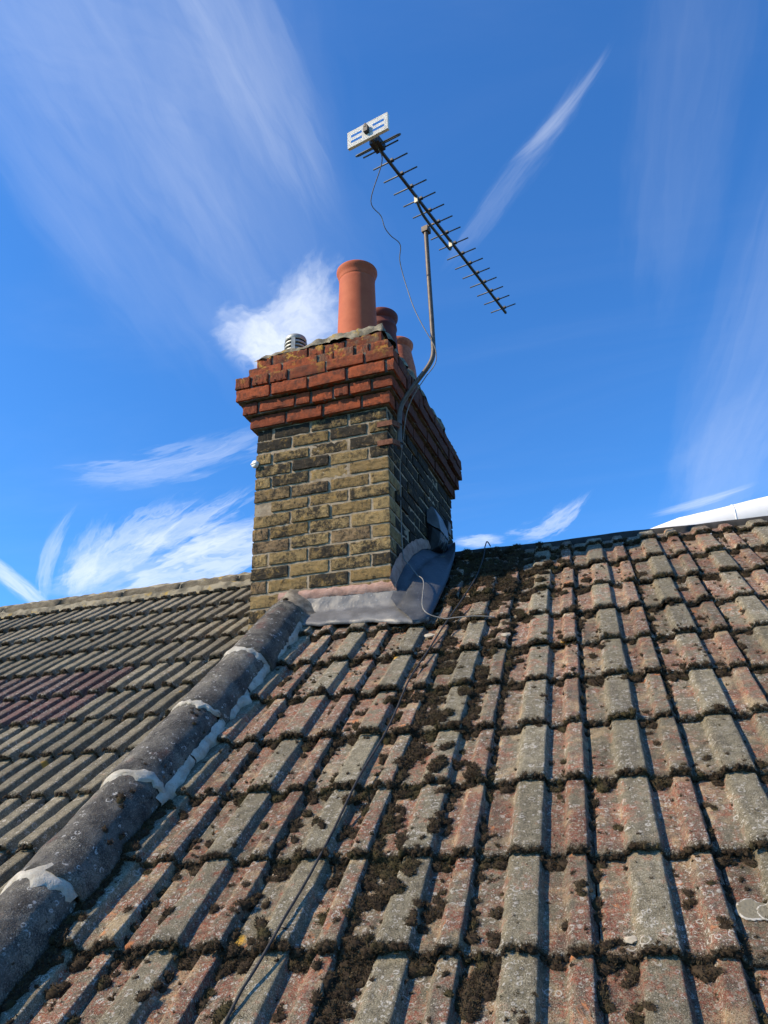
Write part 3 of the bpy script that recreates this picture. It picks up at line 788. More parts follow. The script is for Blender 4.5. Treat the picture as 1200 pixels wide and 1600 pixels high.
def course(kind, k, xl, xr, yf, yb, z0, z1, J=0.0115, bw=0.103, gaps=None):
    """one ring of bricks: front and right faces brick by brick, left and back for the views round the corner"""
    L = 0.236 + random.uniform(-0.004, 0.004); front_header_right = k % 2 == 0
    ex = lambda: random.gauss(0, 0.0030)
    # front, left to right
    x = xl; first = True; cuts = []
    if front_header_right:
        while x < xr - 0.03:
            l = L if xr - (x + L) > 0.05 else xr - x
            cuts.append((x, min(x + l, xr))); x += l + J
    else:
        cuts.append((xl, xl + bw)); x = xl + bw + J
        while x < xr - 0.03:
            l = L if xr - (x + L) > 0.05 else xr - x
            cuts.append((x, min(x + l, xr))); x += l + J
    if kind == 'r':         # cut bricks here and there among the red ones
        out = []
        for a, b in cuts:
            if b - a > 0.2 and random.random() < 0.22:
                m = a + (b - a) * random.choice((0.48, 0.42, 0.6)); out += [(a, m - J / 2), (m + J / 2, b)]
            else: out.append((a, b))
        cuts = out
    for a, b in cuts:
        e = ex(); a += abs(random.gauss(0, 0.0022)); b -= abs(random.gauss(0, 0.0022))
        corner = b > xr - 0.005
        depth = (0.236 if (corner and b - a < 0.15) else bw)
        brick(kind, a, b, yf + e, yf + depth, z0 + random.gauss(0, 0.0020), z1 + random.gauss(0, 0.0020), 'x' if b - a > 0.15 or depth < 0.2 else 'y')
    cd = 0.236 if cuts[-1][1] - cuts[-1][0] < 0.15 else bw
    # right face, front to back
    y = yf + cd + J
    while y < yb - 0.03:
        l = L if yb - (y + L) > 0.05 else yb - y
        if kind == 'r' and l > 0.2 and random.random() < 0.15: l = 0.112
        brick(kind, xr - bw, xr + ex(), y, min(y + l, yb), z0 + random.gauss(0, 0.0020), z1 + random.gauss(0, 0.0020), 'y', shaded_sooty=True); y += l + J
    # left face and back
    y = yf + bw + J
    while y < yb - 0.03:
        l = min(L, yb - y); hbrick(xl, xl + bw, y, y + l, z0, z1); y += l + J
    x = xl + bw + J
    while x < xr - bw - J - 0.02:
        l = min(L, xr - bw - J - x); hbrick(x, x + l, yb - bw, yb, z0, z1); x += l + J


PITCH = 0.0815; ZS = 2.3845
for k in range(16):
    zb = ZS - (k + 1) * PITCH
    course('s', k + 1, -CW, 0, 0, CD, zb + 0.006, zb + PITCH - 0.006)
RP_ = 0.0875
ov = [(0.036, 0.027, 0.030), (0.078, 0.055, 0.060), (0.118, 0.080, 0.090), (0.120, 0.080, 0.090), (0.062, 0.032, 0.048), (0.022, -0.022, 0.012)]
for k, (ol, orr, of) in enumerate(ov):
    z0 = ZS + k * RP_
    course('r', k, -CW - ol, orr, -of, CD + of, z0 + 0.006, z0 + RP_ - 0.005, J=0.012)
hidden.build('brickwork', M_STOCK, chim)['kind'] = 'stuff'
# mortar: a core a little behind the brick faces, in step with the courses
core = MB(); e = 0.0074
core.box(C3(-CW / 2, CD / 2, (0.7 + ZS) / 2), CX, CY, CZ, CW / 2 - e, CD / 2 - e, (ZS - 0.7) / 2 - 0.002)
core.build('mortar', M_BMORT, chim)
core = MB(); e = 0.015
for k, (ol, orr, of) in enumerate(ov):
    z0 = ZS + k * RP_
    core.box(C3((orr - CW - ol) / 2, CD / 2, z0 + RP_ / 2), CX, CY, CZ, (CW + ol + orr) / 2 - e, (CD + 2 * of) / 2 - e, RP_ / 2 - 0.002 - 0.0006 * k)
core.build('mortar', M_SOOTM, chim)

# flaunching: lumpy mortar dome the pots are bedded in
fl = MB(); nxf, nyf = 44, 64; ztop = ZS + 6 * RP_
X0, X1, Y0, Y1 = -CW - 0.045, 0.0, -0.015, CD + 0.0
for j in range(nyf + 1):
    for i in range(nxf + 1):
        u, v = i / nxf, j / nyf; x = X0 + (X1 - X0) * u; y = Y0 + (Y1 - Y0) * v
        ed = min(u * (X1 - X0), (1 - u) * (X1 - X0), v * (Y1 - Y0), (1 - v) * (Y1 - Y0))
        up = 0.020 + 0.026 * min(1, max(0, (x + 0.62) / 0.3)) + 0.105 * (1 - math.exp(-ed / 0.15)) + 0.020 * fbm((x * 6, y * 6, 2)) + 0.012 * fbm((x * 19, y * 19, 9))
        up *= 0.55 + 0.45 * min(1, (x - X0) / 0.45)
        if ed < 1e-6: up = -0.004 + 0.035 * fbm((x * 8, y * 8, 21))
        ex_ = 0.030 * fbm((y * 11, x * 11, 4)) if ed < 0.05 else 0.0; ey_ = 0.026 * fbm((x * 11, y * 11, 14)) if ed < 0.05 else 0.0
        fl.v.append(tuple(C3(x + ex_, y + ey_, ztop + up)))
for j in range(nyf):
    for i in range(nxf):
        q = j * (nxf + 1) + i; fl.f.append((q, q + 1, q + nxf + 2, q + nxf + 1))
fl.build('flaunching', M_FLAUNCH, chim, True)
# pink pointing over the lead, front and right side
def strip(path, wvec, n_across, mat, name, parent, jit=0.003, seed=0, thick=None):
    m = MB()
    for i, (p, q) in enumerate(path):
        for k in range(n_across + 1):
            t = k / n_across; v = Vector(p).lerp(Vector(q), t)
            b = wvec * (math.sin(t * math.pi) * (thick or 0))
            j = Vector((fbm((i * 0.37, k * 0.9, seed)), fbm((i * 0.37, k * 0.9, seed + 9)), fbm((i * 0.37, k * 0.9, seed + 5)))) * jit
            m.v.append(tuple(v + b + j))
    for i in range(len(path) - 1):
        for k in range(n_across):
            q = i * (n_across + 1) + k; m.f.append((q, q + n_across + 1, q + n_across + 2, q + 1))
    return m.build(name, mat, parent, True)


def lerp_pts(pts, n):
    pts = [np.array(p, float) for p in pts]; d = [0]
    for a, b in zip(pts, pts[1:]): d.append(d[-1] + np.linalg.norm(b - a))
    out = []
    for i in range(n + 1):
        t = d[-1] * i / n; k = min(max(np.searchsorted(d, t) - 1, 0), len(pts) - 2)
        f = (t - d[k]) / (d[k + 1] - d[k]); out.append(pts[k] * (1 - f) + pts[k + 1] * f)
    return out
# front apron: up the brick face, then out over the tiles
ft = lerp_pts([(-0.66, 0.0), (0.012, 0.0)], 40)
rows = []
bot = lerp_pts([(-1.66, 2.20), (-1.46, 2.150), (-1.27, 2.135), (-1.06, 2.112), (-0.94, 2.060), (-0.86, 2.050), (-0.786, 2.068)], 40)
path = []
for i in range(41):
    x = -0.66 + (0.672 + 0.02) * i / 40
    top = C3(x, -0.012, 1.272 - 0.018 * i / 40 + 0.004 * math.sin(i * 0.9))
    mid = C3(x, -0.026, 1.178 - 0.004 * i / 40)
    bx, bs = bot[i]
    b = R3(bx, bs + 0.003 * math.sin(i * 1.3), 0.010 + 0.003 * math.sin(i * 0.8))
    path.append((top, mid, b))
m = MB(); na = 5
for i, (a, b, c) in enumerate(path):
    for k in range(na): m.v.append(tuple(a.lerp(b, k / na) + CY * (-0.004 * fbm((i * 0.3, k * 0.6, 2)))))
    for k in range(na + 1): m.v.append(tuple(b.lerp(c, k / na) + RN * (0.003 * fbm((i * 0.2, k * 0.5, 8)) + 0.006 * math.sin(math.pi * k / na))))
    m.v.append(tuple(c - RN * 0.014))
st = 2 * na + 2
for i in range(40):
    for k in range(st - 1): q = i * st + k; m.f.append((q, q + st, q + st + 1, q + 1))
m.build('lead_apron', M_LEAD, chim, True)
pp = []
for i in range(41):
    x = -0.66 + 0.69 * i / 40
    zt = 1.318 - 0.012 * i / 40 + 0.012 * fbm((i * 0.5, 2, 2)); zb = 1.268 - 0.018 * i / 40
    pp.append((C3(x, -0.006, zt), C3(x, -0.014, zb)))
strip(pp, -CY, 4, M_PINK, 'pink_pointing', chim, 0.004, 3, 0.010)
# right side: lead dressed up the wall and spread over the roof
topc = lerp_pts([(-0.055, 1.195), (0.0, 1.262), (0.05, 1.331), (0.174, 1.443), (0.345, 1.566), (0.586, 1.690), (0.859, 1.775), (1.15, 1.90), (1.40, 2.02)], 44)
outc = lerp_pts([(-0.865, 2.046), (-0.79, 2.066), (-0.783, 2.20), (-0.779, 2.34), (-0.772, 2.672), (-0.787, 3.094), (-0.80, 3.25), (-0.813, 3.36)], 44)
m = MB()
pk = []
for i in range(45):
    y, z = topc[i]; ox, os_ = outc[i]
    top = C3(0.010, y, z); bb = C3(0.014, y + 0.02, 0); zr = RP.z + (bb.y - RP.y) * math.tan(AL) + 0.045
    o_ = R3(ox, os_, 0.016)
    mid = top.lerp(o_, 0.34) - CZ * 0.022
    ctr = mid.lerp(o_, 0.3) + RN * 0.012
    for k in range(5): m.v.append(tuple(top.lerp(mid, k / 5) + CX * (0.005 * abs(fbm((i * 0.25, k * 0.7, 1))) + 0.004 * math.sin(math.pi * k / 5))))
    for k in range(7): m.v.append(tuple(mid.lerp(o_, k / 6) + RN * (0.005 * fbm((i * 0.16, k * 0.5, 4)) + 0.006 * math.sin(math.pi * k / 6) + 0.012 * (1 - k / 6))))
    m.v.append(tuple(o_ - RN * 0.02))
    if 1 < i < 30: pk.append((C3(0.006, y - 0.050, z + 0.052 + 0.012 * fbm((i * 0.6, 1, 3))), top.lerp(o_, 0.03) + CX * 0.004 + CZ * 0.006))
for i in range(44):
    for k in range(12): q = i * 13 + k; m.f.append((q, q + 13, q + 14, q + 1))
m.build('lead_side_flashing', M_LEAD_SHADED, chim, True)
strip(pk, CX, 4, M_PINK, 'pink_pointing', chim, 0.004, 6, 0.003)
# mortar haunch where the capping meets the stack
hm = MB()
for i in range(15):
    for k in range(13):
        u, v = i / 14, k / 12
        x = CAPX - 0.20 + 0.36 * u; s_ = 2.14 + 0.34 * v
        dxx = (x - CAPX) / 0.13
        h_ = 0.118 * math.exp(-dxx * dxx * 0.9) * (0.86 + 0.35 * v) - 0.03 + 0.014 * fbm((x * 14, s_ * 14, 2)) - (0.14 * max(0, -dxx - 0.75)) * 1.0
        if k == 0: h_ -= 0.05
        hm.v.append(tuple(R3(x, s_ + 0.02 * fbm((x * 9, v, 6)), h_)))
for i in range(14):
    for k in range(12): q = i * 13 + k; hm.f.append((q, q + 13, q + 14, q + 1))
hm.build('mortar_haunch', M_DIRTM, cap, True)

# ------------------------------------------------------------------ pots and cowl
def pot(loc, label, mat, body, rim, inner):
    t = thing('chimney_pot', label, 'chimney pot', tuple(loc), 'pots on the chimney')
    MB().lathe(body, loc, 48).build('pot_body', mat, t, True)
    MB().lathe(rim, loc, 48).build('rim', mat, t, True)
    MB().lathe(inner, loc, 40).build('flue_liner', M_DARK, t, True)
    return t
H = 0.60
pot(C3(-0.258, 0.20, ztop + 0.07), 'tall smooth pale terracotta chimney pot nearest the front of the stack', M_POT_A,
    [(0.134, 0.0), (0.130, 0.10), (0.124, 0.30), (0.120, H - 0.10), (0.1195, H - 0.086), (0.1175, H - 0.083), (0.1215, H - 0.079), (0.122, H - 0.07)],
    [(0.121, H - 0.072), (0.1225, H - 0.060), (0.124, H - 0.052), (0.126, H - 0.046), (0.129, H - 0.038), (0.133, H - 0.028), (0.138, H - 0.012), (0.137, H - 0.002), (0.131, H + 0.002), (0.118, H), (0.110, H - 0.02), (0.106, H - 0.1)],
    [(0.106, H - 0.09), (0.104, 0.1), (0.0, 0.1)])
H = 0.53
pot(C3(-0.235, 0.62, ztop + 0.07), 'dark maroon chimney pot, the middle one, half hidden behind the tall pot', M_POT_B,
    [(0.125, 0.0), (0.118, 0.2), (0.106, H - 0.16), (0.105, H - 0.13), (0.112, H - 0.12), (0.110, H - 0.10), (0.100, H - 0.095), (0.101, H - 0.06)],
    [(0.101, H - 0.062), (0.112, H - 0.05), (0.120, H - 0.03), (0.121, H - 0.01), (0.114, H), (0.098, H - 0.004), (0.090, H - 0.08)],
    [(0.090, H - 0.07), (0.088, 0.1), (0.0, 0.1)])
H = 0.50
pot(C3(-0.235, 1.00, ztop + 0.11), 'squat orange-red chimney pot that flares to its base, rearmost of the pots', M_POT_C,
    [(0.150, 0.0), (0.146, 0.1), (0.128, 0.28), (0.106, H - 0.10), (0.100, H - 0.06)],
    [(0.100, H - 0.062), (0.108, H - 0.05), (0.117, H - 0.03), (0.118, H - 0.01), (0.110, H), (0.096, H - 0.004), (0.088, H - 0.08)],
    [(0.088, H - 0.07), (0.086, 0.1), (0.0, 0.1)])
cb = C3(-0.700, 0.20, ztop + 0.04)
cw = thing('vent_cowl', 'small grey louvred vent cowl on the left of the chimney top', 'vent cowl', tuple(cb))
MB().lathe([(0.064, 0.0), (0.064, 0.20), (0.0, 0.20)], cb, 32).build('inner_core', M_DARK, cw, True)
ctop = 0.205
MB().lathe([(0.0, ctop + 0.012), (0.055, ctop + 0.010), (0.068, ctop), (0.073, ctop - 0.012), (0.073, ctop - 0.034), (0.070, ctop - 0.036)], cb, 32).build('cap', M_COWL, cw, True)
for k in range(3):
    z = ctop - 0.058 - k * 0.029
    MB().lathe([(0.064, z + 0.016), (0.073, z + 0.008), (0.074, z), (0.073, z - 0.006), (0.064, z - 0.004)], cb, 32).build('louvre', M_COWL, cw, True)
MB().lathe([(0.064, ctop - 0.142), (0.072, ctop - 0.146), (0.072, 0.0), (0.075, -0.02)], cb, 32).build('collar', M_COWL, cw, True)
for a in (-1.35, 0.22, 1.79, 3.36):
    d = CX * math.cos(a) + CY * math.sin(a)
    MB().box(cb + d * 0.071 + CZ * (ctop - 0.088), d, d.cross(CZ), CZ, 0.004, 0.013, 0.056).build('rib', M_COWL, cw)

# ------------------------------------------------------------------ aerial on its cranked mast
mast_pts = [C3(0.048, 0.06, 2.120), C3(0.050, 0.06, 2.2), C3(0.053, 0.06, 2.313), C3(0.060, 0.06, 2.375), C3(0.082, 0.06, 2.43), C3(0.142, 0.06, 2.512), C3(0.225, 0.06, 2.610), C3(0.262, 0.06, 2.665), C3(0.278, 0.06, 2.72),
            C3(0.280, 0.06, 2.80), C3(0.279, 0.06, 2.957), C3(0.274, 0.06, 3.349), C3(0.271, 0.06, 3.672)]
aer = thing('tv_aerial', 'long comb-like television aerial with white reflector plate on a cranked mast', 'aerial', tuple(mast_pts[0]))
MB().tube(smooth_path(mast_pts, 4), 0.0145, 12).build('mast', M_STEEL, aer, True)
for z_, yb in ((2.262, 0.0), (2.140, 0.0)):
    m = MB(); m.add([C3(x, y, z) for z in (z_ - 0.016, z_ + 0.016) for x, y in ((-0.062, -0.004), (-0.062, -0.012), (0.030, -0.012), (0.060, 0.038), (0.054, 0.044), (0.026, -0.004))],
        [(0, 1, 2, 3, 4, 5), (11, 10, 9, 8, 7, 6)] + [(k, k + 6, (k + 1) % 6 + 6, (k + 1) % 6) for k in range(6)])
    b_ = m.build('bracket', M_RUST, aer)
    u = MB(); cpt = Vector(C3(0.0505, 0.06, z_ + 0.012))
    ring = [cpt + (CX * math.cos(a) + CY * math.sin(a)) * 0.018 for a in np.linspace(-2.7, 2.7, 14)]
    sub(u.tube(ring, 0.004, 6).build('clamp', M_BLACK, aer, True), b_)
BZ = 3.704
boom_a, boom_b = Vector((-0.905, 3.155, BZ)), Vector((-0.374, 5.025, BZ))
boom_near = boom_a + (boom_b - boom_a).normalized() * 0.03
bd = (boom_b - boom_a).normalized(); ed_ = bd.cross(CZ).normalized()      # elements lie level, square to the boom
m = MB(); m.box((boom_near + boom_b) / 2, bd, ed_, CZ, (boom_b - boom_near).length / 2, 0.0075, 0.0075); m.build('boom', M_ALU, aer)
t0 = Vector((-0.883, 3.236, BZ)); LB = 1.785
el_c = []
pxs = [(335, 300), (391, 371), (444, 441), (499, 507), (550, 576), (601, 642), (648, 702), (695, 762), (741, 819), (785, 881), (826, 931), (866, 984), (905, 1033), (942, 1082), (979, 1128), (1014, 1175)]
for k, (qx, qy) in enumerate(pxs):
    px, py = 500 + qx / 3.5294, 150 + qy / 3.5294
    d = RIGHT * ((px - 600) / FPX) - UP * ((py - 800) / FPX) + FWD
    p = d * (BZ / d.z); el_c.append((p - boom_a).dot(bd))
fit = np.polyfit(range(1, 16), el_c[1:], 1)
for k in range(16):
    tt = float(np.polyval(fit, k)) if k else el_c[0]
    c = boom_a + bd * tt + CZ * 0.010
    hl = 0.118 - 0.0012 * k
    e_ = ed_.lerp(ed_, 1)
    dr_ = MB().tube([c - e_ * hl, c + e_ * hl], 0.0050, 6).build('director', M_ALU, aer, True)
    if k: sub(MB().box(c + CZ * 0.004 + ed_ * 0.013, bd, ed_, CZ, 0.010, 0.009, 0.007).build('director_clip', M_BLACK, aer), dr_)
# folded dipole and its junction box
def on_boom(px, py, dz=0.0):
    d = RIGHT * ((px - 600) / FPX) - UP * ((py - 800) / FPX) + FWD
    p = d * ((BZ + dz) / d.z); return (p - boom_a).dot(bd)
REF_T = on_boom(572, 211, 0.02); DIP_T = on_boom(589, 228, 0.012)
dc = boom_a + bd * DIP_T + CZ * 0.012
loop = []
for k in range(24):
    a = k / 24 * 2 * math.pi
    sx = 0.128 * (1 if math.cos(a) > 0 else -1); loop.append((sx + 0.020 * math.cos(a), 0.020 * math.sin(a)))
loop = [dc + ed_ * x + (bd * 0.75 + CZ * 0.66) * y for x, y in loop]; loop.append(loop[0])
MB().tube(loop, 0.0048, 6, False).build('dipole', M_ALU, aer, True)
m = MB(); m.box(dc + CZ * 0.004 - bd * 0.004, bd, ed_, CZ, 0.040, 0.030, 0.022); m.build('junction_box', M_BLACK, aer)
bv = aer.children[-1].modifiers.new('bevel', 'BEVEL'); bv.width = 0.008; bv.segments = 3
# reflector: white pressed plate with four slots, at the near end
rc_ = boom_a + bd * (REF_T - 0.022) + CZ * 0.02
pu = ed_; pv = (CZ * 0.97 - bd * 0.02).normalized(); pn = pu.cross(pv)
HW, HH, TH = 0.134, 0.060, 0.004
slots = [(-0.110, -0.036, 0.009, 0.027), (-0.110, -0.036, -0.031, -0.013), (0.036, 0.110, 0.009, 0.027), (0.036, 0.110, -0.031, -0.013)]
bm = bmesh.new(); ux = sorted({-HW, HW, -0.110, -0.036, 0.036, 0.110}); vy = sorted({-HH, HH, 0.009, 0.027, -0.031, -0.013})
vv = {(i, j): bm.verts.new(rc_ + pu * ux[i] + pv * vy[j]) for i in range(len(ux)) for j in range(len(vy))}
for i in range(len(ux) - 1):
    for j in range(len(vy) - 1):
        cx_, cy_ = (ux[i] + ux[i + 1]) / 2, (vy[j] + vy[j + 1]) / 2
        if any(a < cx_ < b and c < cy_ < d for a, b, c, d in slots): continue
        bm.faces.new((vv[i, j], vv[i + 1, j], vv[i + 1, j + 1], vv[i, j + 1]))
bmesh.ops.solidify(bm, geom=bm.faces[:], thickness=TH)
me = bpy.data.meshes.new('reflector'); bm.to_mesh(me); bm.free(); me.materials.append(M_WHITE)
rf = bpy.data.objects.new('reflector', me); COL.objects.link(rf); place(rf, aer, Matrix.Identity(4))
lipm = MB()
for sgn in (-1, 1):
    lipm.box(rc_ + pu * (sgn * (HW - 0.003)) - pn * 0.010, pu, pv, pn, 0.0028, HH, 0.009)
    lipm.box(rc_ + pv * (sgn * (HH - 0.003)) - pn * 0.010, pu, pv, pn, HW - 0.006, 0.0028, 0.009)
sub(lipm.build('reflector_lip', M_WHITE, aer), rf)
m = MB(); m.box(rc_ - pn * 0.012, pu, pv, pn, 0.012, 0.022, 0.012); m.box(rc_ + pn * 0.012, pu, pv, pn, 0.013, 0.022, 0.012); m.box(rc_ + pn * 0.02 + pv * 0.02, pu, pv, pn, 0.006, 0.012, 0.006); sub(m.build('reflector_clamp', M_BLACK, aer), rf)
# cradle bar below the boom
jt = (Vector(mast_pts[-1]) - boom_a).dot(bd)
cr = []
for (o_, h_) in [(-0.245, -0.010), (-0.225, -0.030), (-0.18, -0.062), (-0.12, -0.078), (0.0, -0.080), (0.12, -0.078), (0.205, -0.075), (0.222, -0.06), (0.228, -0.03), (0.222, -0.006)]:
    cr.append(boom_a + bd * (jt + o_) + CZ * h_ + ed_ * -0.004)
crd = MB().tube(smooth_path(cr, 4), 0.009, 8).build('cradle', M_ALU, aer, True)
for o_ in (-0.245, 0.222):
    sub(MB().box(boom_a + bd * (jt + o_) + CZ * -0.022, bd, ed_, CZ, 0.006, 0.011, 0.026).build('cradle_strap', M_GALV, aer), crd)
m = MB(); m.box(Vector(mast_pts[-1]) + CZ * -0.01 + bd * 0.004, bd, ed_, CZ, 0.024, 0.022, 0.020); m.box(Vector(mast_pts[-1]) + CZ * 0.012 + ed_ * 0.03, bd, ed_, CZ, 0.005, 0.03, 0.005); m.build('mast_clamp', M_STEEL, aer)

# aerial lead: from the dipole down beside the mast, down the stack's shaded side, out over the tiles
lead_pts = [Vector((-0.871, 3.30, BZ - 0.02)), Vector((-0.872, 3.36, BZ - 0.06)), C3(0.03, -0.40, 3.78 - 0.13)]
lead_pts = [dc + CZ * -0.02, Vector((-0.873, 3.345, BZ - 0.035)), C3(0.040, -0.34, 3.62), C3(0.075, -0.26, 3.56), C3(0.085, -0.22, 3.50), C3(0.104, -0.16, 3.48), C3(0.140, -0.09, 3.46),
            C3(0.116, -0.03, 3.40), C3(0.118, 0.01, 3.33), C3(0.139, 0.03, 3.215), C3(0.179, 0.03, 3.051), C3(0.231, 0.03, 2.903), C3(0.286, 0.042, 2.77), C3(0.298, 0.05, 2.70), C3(0.286, 0.05, 2.63), C3(0.225, 0.05, 2.555),
            C3(0.140, 0.07, 2.455), C3(0.092, 0.085, 2.36), C3(0.062, 0.10, 2.22), C3(0.022, 0.15, 2.07), C3(0.008, 0.18, 1.92), C3(0.007, 0.18, 1.70), C3(0.022, 0.150, 1.50), C3(0.062, 0.142, 1.43), C3(0.112, 0.10, 1.36), C3(0.165, 0.04, 1.295)]
lead_pts += [R3(-0.808, 2.078, 0.058), R3(-0.715, 2.022, 0.022), R3(-0.637, 2.018, 0.020), R3(-0.561, 2.021, 0.018), R3(-0.50, 2.022, 0.010), R3(-0.462, 2.024, 0.0)]
cab = MB().tube(smooth_path(lead_pts, 6), 0.0030, 8).build('aerial_cable', M_CABLE_W, None, True)
recenter(cab); tag(cab, 'pale thin aerial cable hanging from the aerial down the stack onto the tiles', 'cable')
cabpts = [(-0.905, -0.62), (-0.895, -0.45), (-0.886, -0.272), (-0.885, -0.241), (-0.879, -0.148), (-0.866, -0.079), (-0.852, 0.027), (-0.847, 0.081), (-0.834, 0.223), (-0.823, 0.444), (-0.806, 0.693), (-0.782, 0.952), (-0.775, 1.139), (-0.763, 1.407), (-0.732, 1.72), (-0.708, 1.921), (-0.676, 2.10), (-0.638, 2.435), (-0.607, 2.698), (-0.600, 3.00)]
cp = [R3(x, s_, 0.003 + 0.006 * math.sin(s_ * 9 + 1)) for x, s_ in cabpts] + [R3(-0.604, 3.16, 0.015), R3(-0.606, 3.23, 0.012), R3(-0.600, 3.27, 0.022), R3(-0.594, 3.30, 0.004), R3(-0.590, 3.34, -0.03)]
cab2 = MB().tube(smooth_path(cp, 6), 0.0037, 8).build('roof_cable', M_CABLE_B, None, True)
recenter(cab2); tag(cab2, 'black cable running up the mossy tiles and looping over the ridge', 'cable')

# ------------------------------------------------------------------ small things on the stack
hd = thing('flue_hood', 'dark hooded flue terminal on the shaded side of the chimney near the roof', 'flue hood', tuple(C3(0.06, 0.96, 1.745)))
def cheek(poly, y0, y1, name, mat):
    m = MB(); n_ = len(poly); poly = [(x * 0.84, 1.93 + (z - 1.93) * 0.88 - 0.05) for x, z in poly]
    m.add([C3(x, y0 + 0.006 * fbm((x * 30, z * 30, 1)), z) for x, z in poly] + [C3(x, y1, z) for x, z in poly],
          [tuple(range(n_)), tuple(reversed(range(n_, 2 * n_)))] + [(k, k + n_, (k + 1) % n_ + n_, (k + 1) % n_) for k in range(n_)])
    o = m.build(name, mat, hd); b_ = o.modifiers.new('bevel', 'BEVEL'); b_.width = 0.006; b_.segments = 2; return o
cheek([(0.003, 1.985), (0.050, 1.945), (0.112, 1.905), (0.100, 1.995), (0.068, 2.085), (0.045, 2.105), (0.003, 2.075)], 0.74, 0.96, 'hood_top', M_HOODTOP)
cheek([(0.003, 1.980), (0.050, 1.940), (0.106, 1.902), (0.100, 1.84), (0.085, 1.79), (0.003, 1.745)], 0.75, 0.95, 'flue_box', M_BLACK)
cheek([(0.003, 2.10), (0.050, 2.11), (0.105, 2.085), (0.100, 1.99), (0.003, 1.99)], 0.98, 1.06, 'back_plate', M_BLACK)
m = MB()
for k in range(4):
    y = 0.77 + 0.04 * k
    m.tube([C3(0.091 + 0.004 * k, y, 1.86), C3(0.095 + 0.008 * math.sin(k * 2), y + 0.01, 1.81), C3(0.074, y - 0.005, 1.76 - 0.012 * (k % 3))], 0.002, 5)
m.build('guard_wires', M_CABLE_W, hd, True)['kind'] = 'stuff'

dk = thing('round_cap', 'small white round cap on the left edge of the chimney shaft', 'cap', tuple(C3(-CW - 0.02, 0.012, 2.12)))
dm = MB(); dcx = C3(-CW + 0.004, -0.002, 2.150); dn = (-CX * 0.3 - CY).normalized(); du = dn.cross(CZ).normalized()
vs = []
for rr, dd in ((0.0, 0.022), (0.014, 0.022), (0.021, 0.019), (0.0235, 0.013), (0.0235, 0.0)):
    vs.append([dcx + dn * dd + (du * math.cos(a) + CZ * math.sin(a)) * rr for a in np.linspace(0, 2 * math.pi, 24, endpoint=False)])
for row in vs: dm.v += [tuple(v) for v in row]
for i in range(len(vs) - 1):
    for k in range(24): dm.f.append((i * 24 + k, i * 24 + (k + 1) % 24, (i + 1) * 24 + (k + 1) % 24, (i + 1) * 24 + k))
dm.build('cap_face', M_WHITE, dk, True)
dm = MB(); dm.box(dcx + dn * 0.024, du, CZ, dn, 0.0215, 0.0022, 0.0016); dm.build('cap_bar', M_COWL, dk)

# rear dormer whose smooth white rounded roof shows over the ridge on the right
DK = 1.30
dorm = thing('rear_dormer', 'smooth white rounded dormer roof rising behind the ridge at far right', 'dormer', (1.9, 7.6, -0.2))
wm = MB(); NW = 34; xs_ = np.linspace(0.30, 2.6, NW + 1)
for i, x in enumerate(xs_):
    top = float(np.interp(x, [0.30, 0.42, 0.63, 0.924, 1.215, 1.8, 2.6], [1.95, 2.018, 2.080, 2.118, 2.162, 2.215, 2.27])) * DK
    sec = [(0.0, -0.34), (-0.035, -0.20), (-0.03, -0.10), (0.01, -0.045), (0.09, -0.012), (0.22, 0.0), (0.6, 0.004), (1.1, 0.0), (1.2, -0.02), (1.25, -0.10)]
    for k, (dy, dz_) in enumerate(sec):
        wm.v.append((x * DK, 5.4 * DK + dy, top + dz_ + 0.004 * fbm((x * 4, k * 0.5, 2))))
n_ = 10
for i in range(NW):
    for k in range(n_ - 1): q = i * n_ + k; wm.f.append((q, q + n_, q + n_ + 1, q + 1))
wm.build('dormer_roof', M_MEMB, dorm, True)
sm_ = MB(); sx = 0.985 * DK; st = float(np.interp(0.985, [0.924, 1.215], [2.118, 2.162])) * DK
sm_.tube([(sx, 5.4 * DK + dy - 0.001, st + dz_ + 0.001) for dy, dz_ in sec[:7]], 0.0045, 6)
sm_.build('roof_seam', M_MEMB, dorm, True)
m = MB(); m.box((1.95, 5.4 * DK + 0.62, 1.12), RX, CZ.cross(RX), CZ, 1.35, 0.58, 1.05); m.build('dormer_wall', M_WALL, dorm)


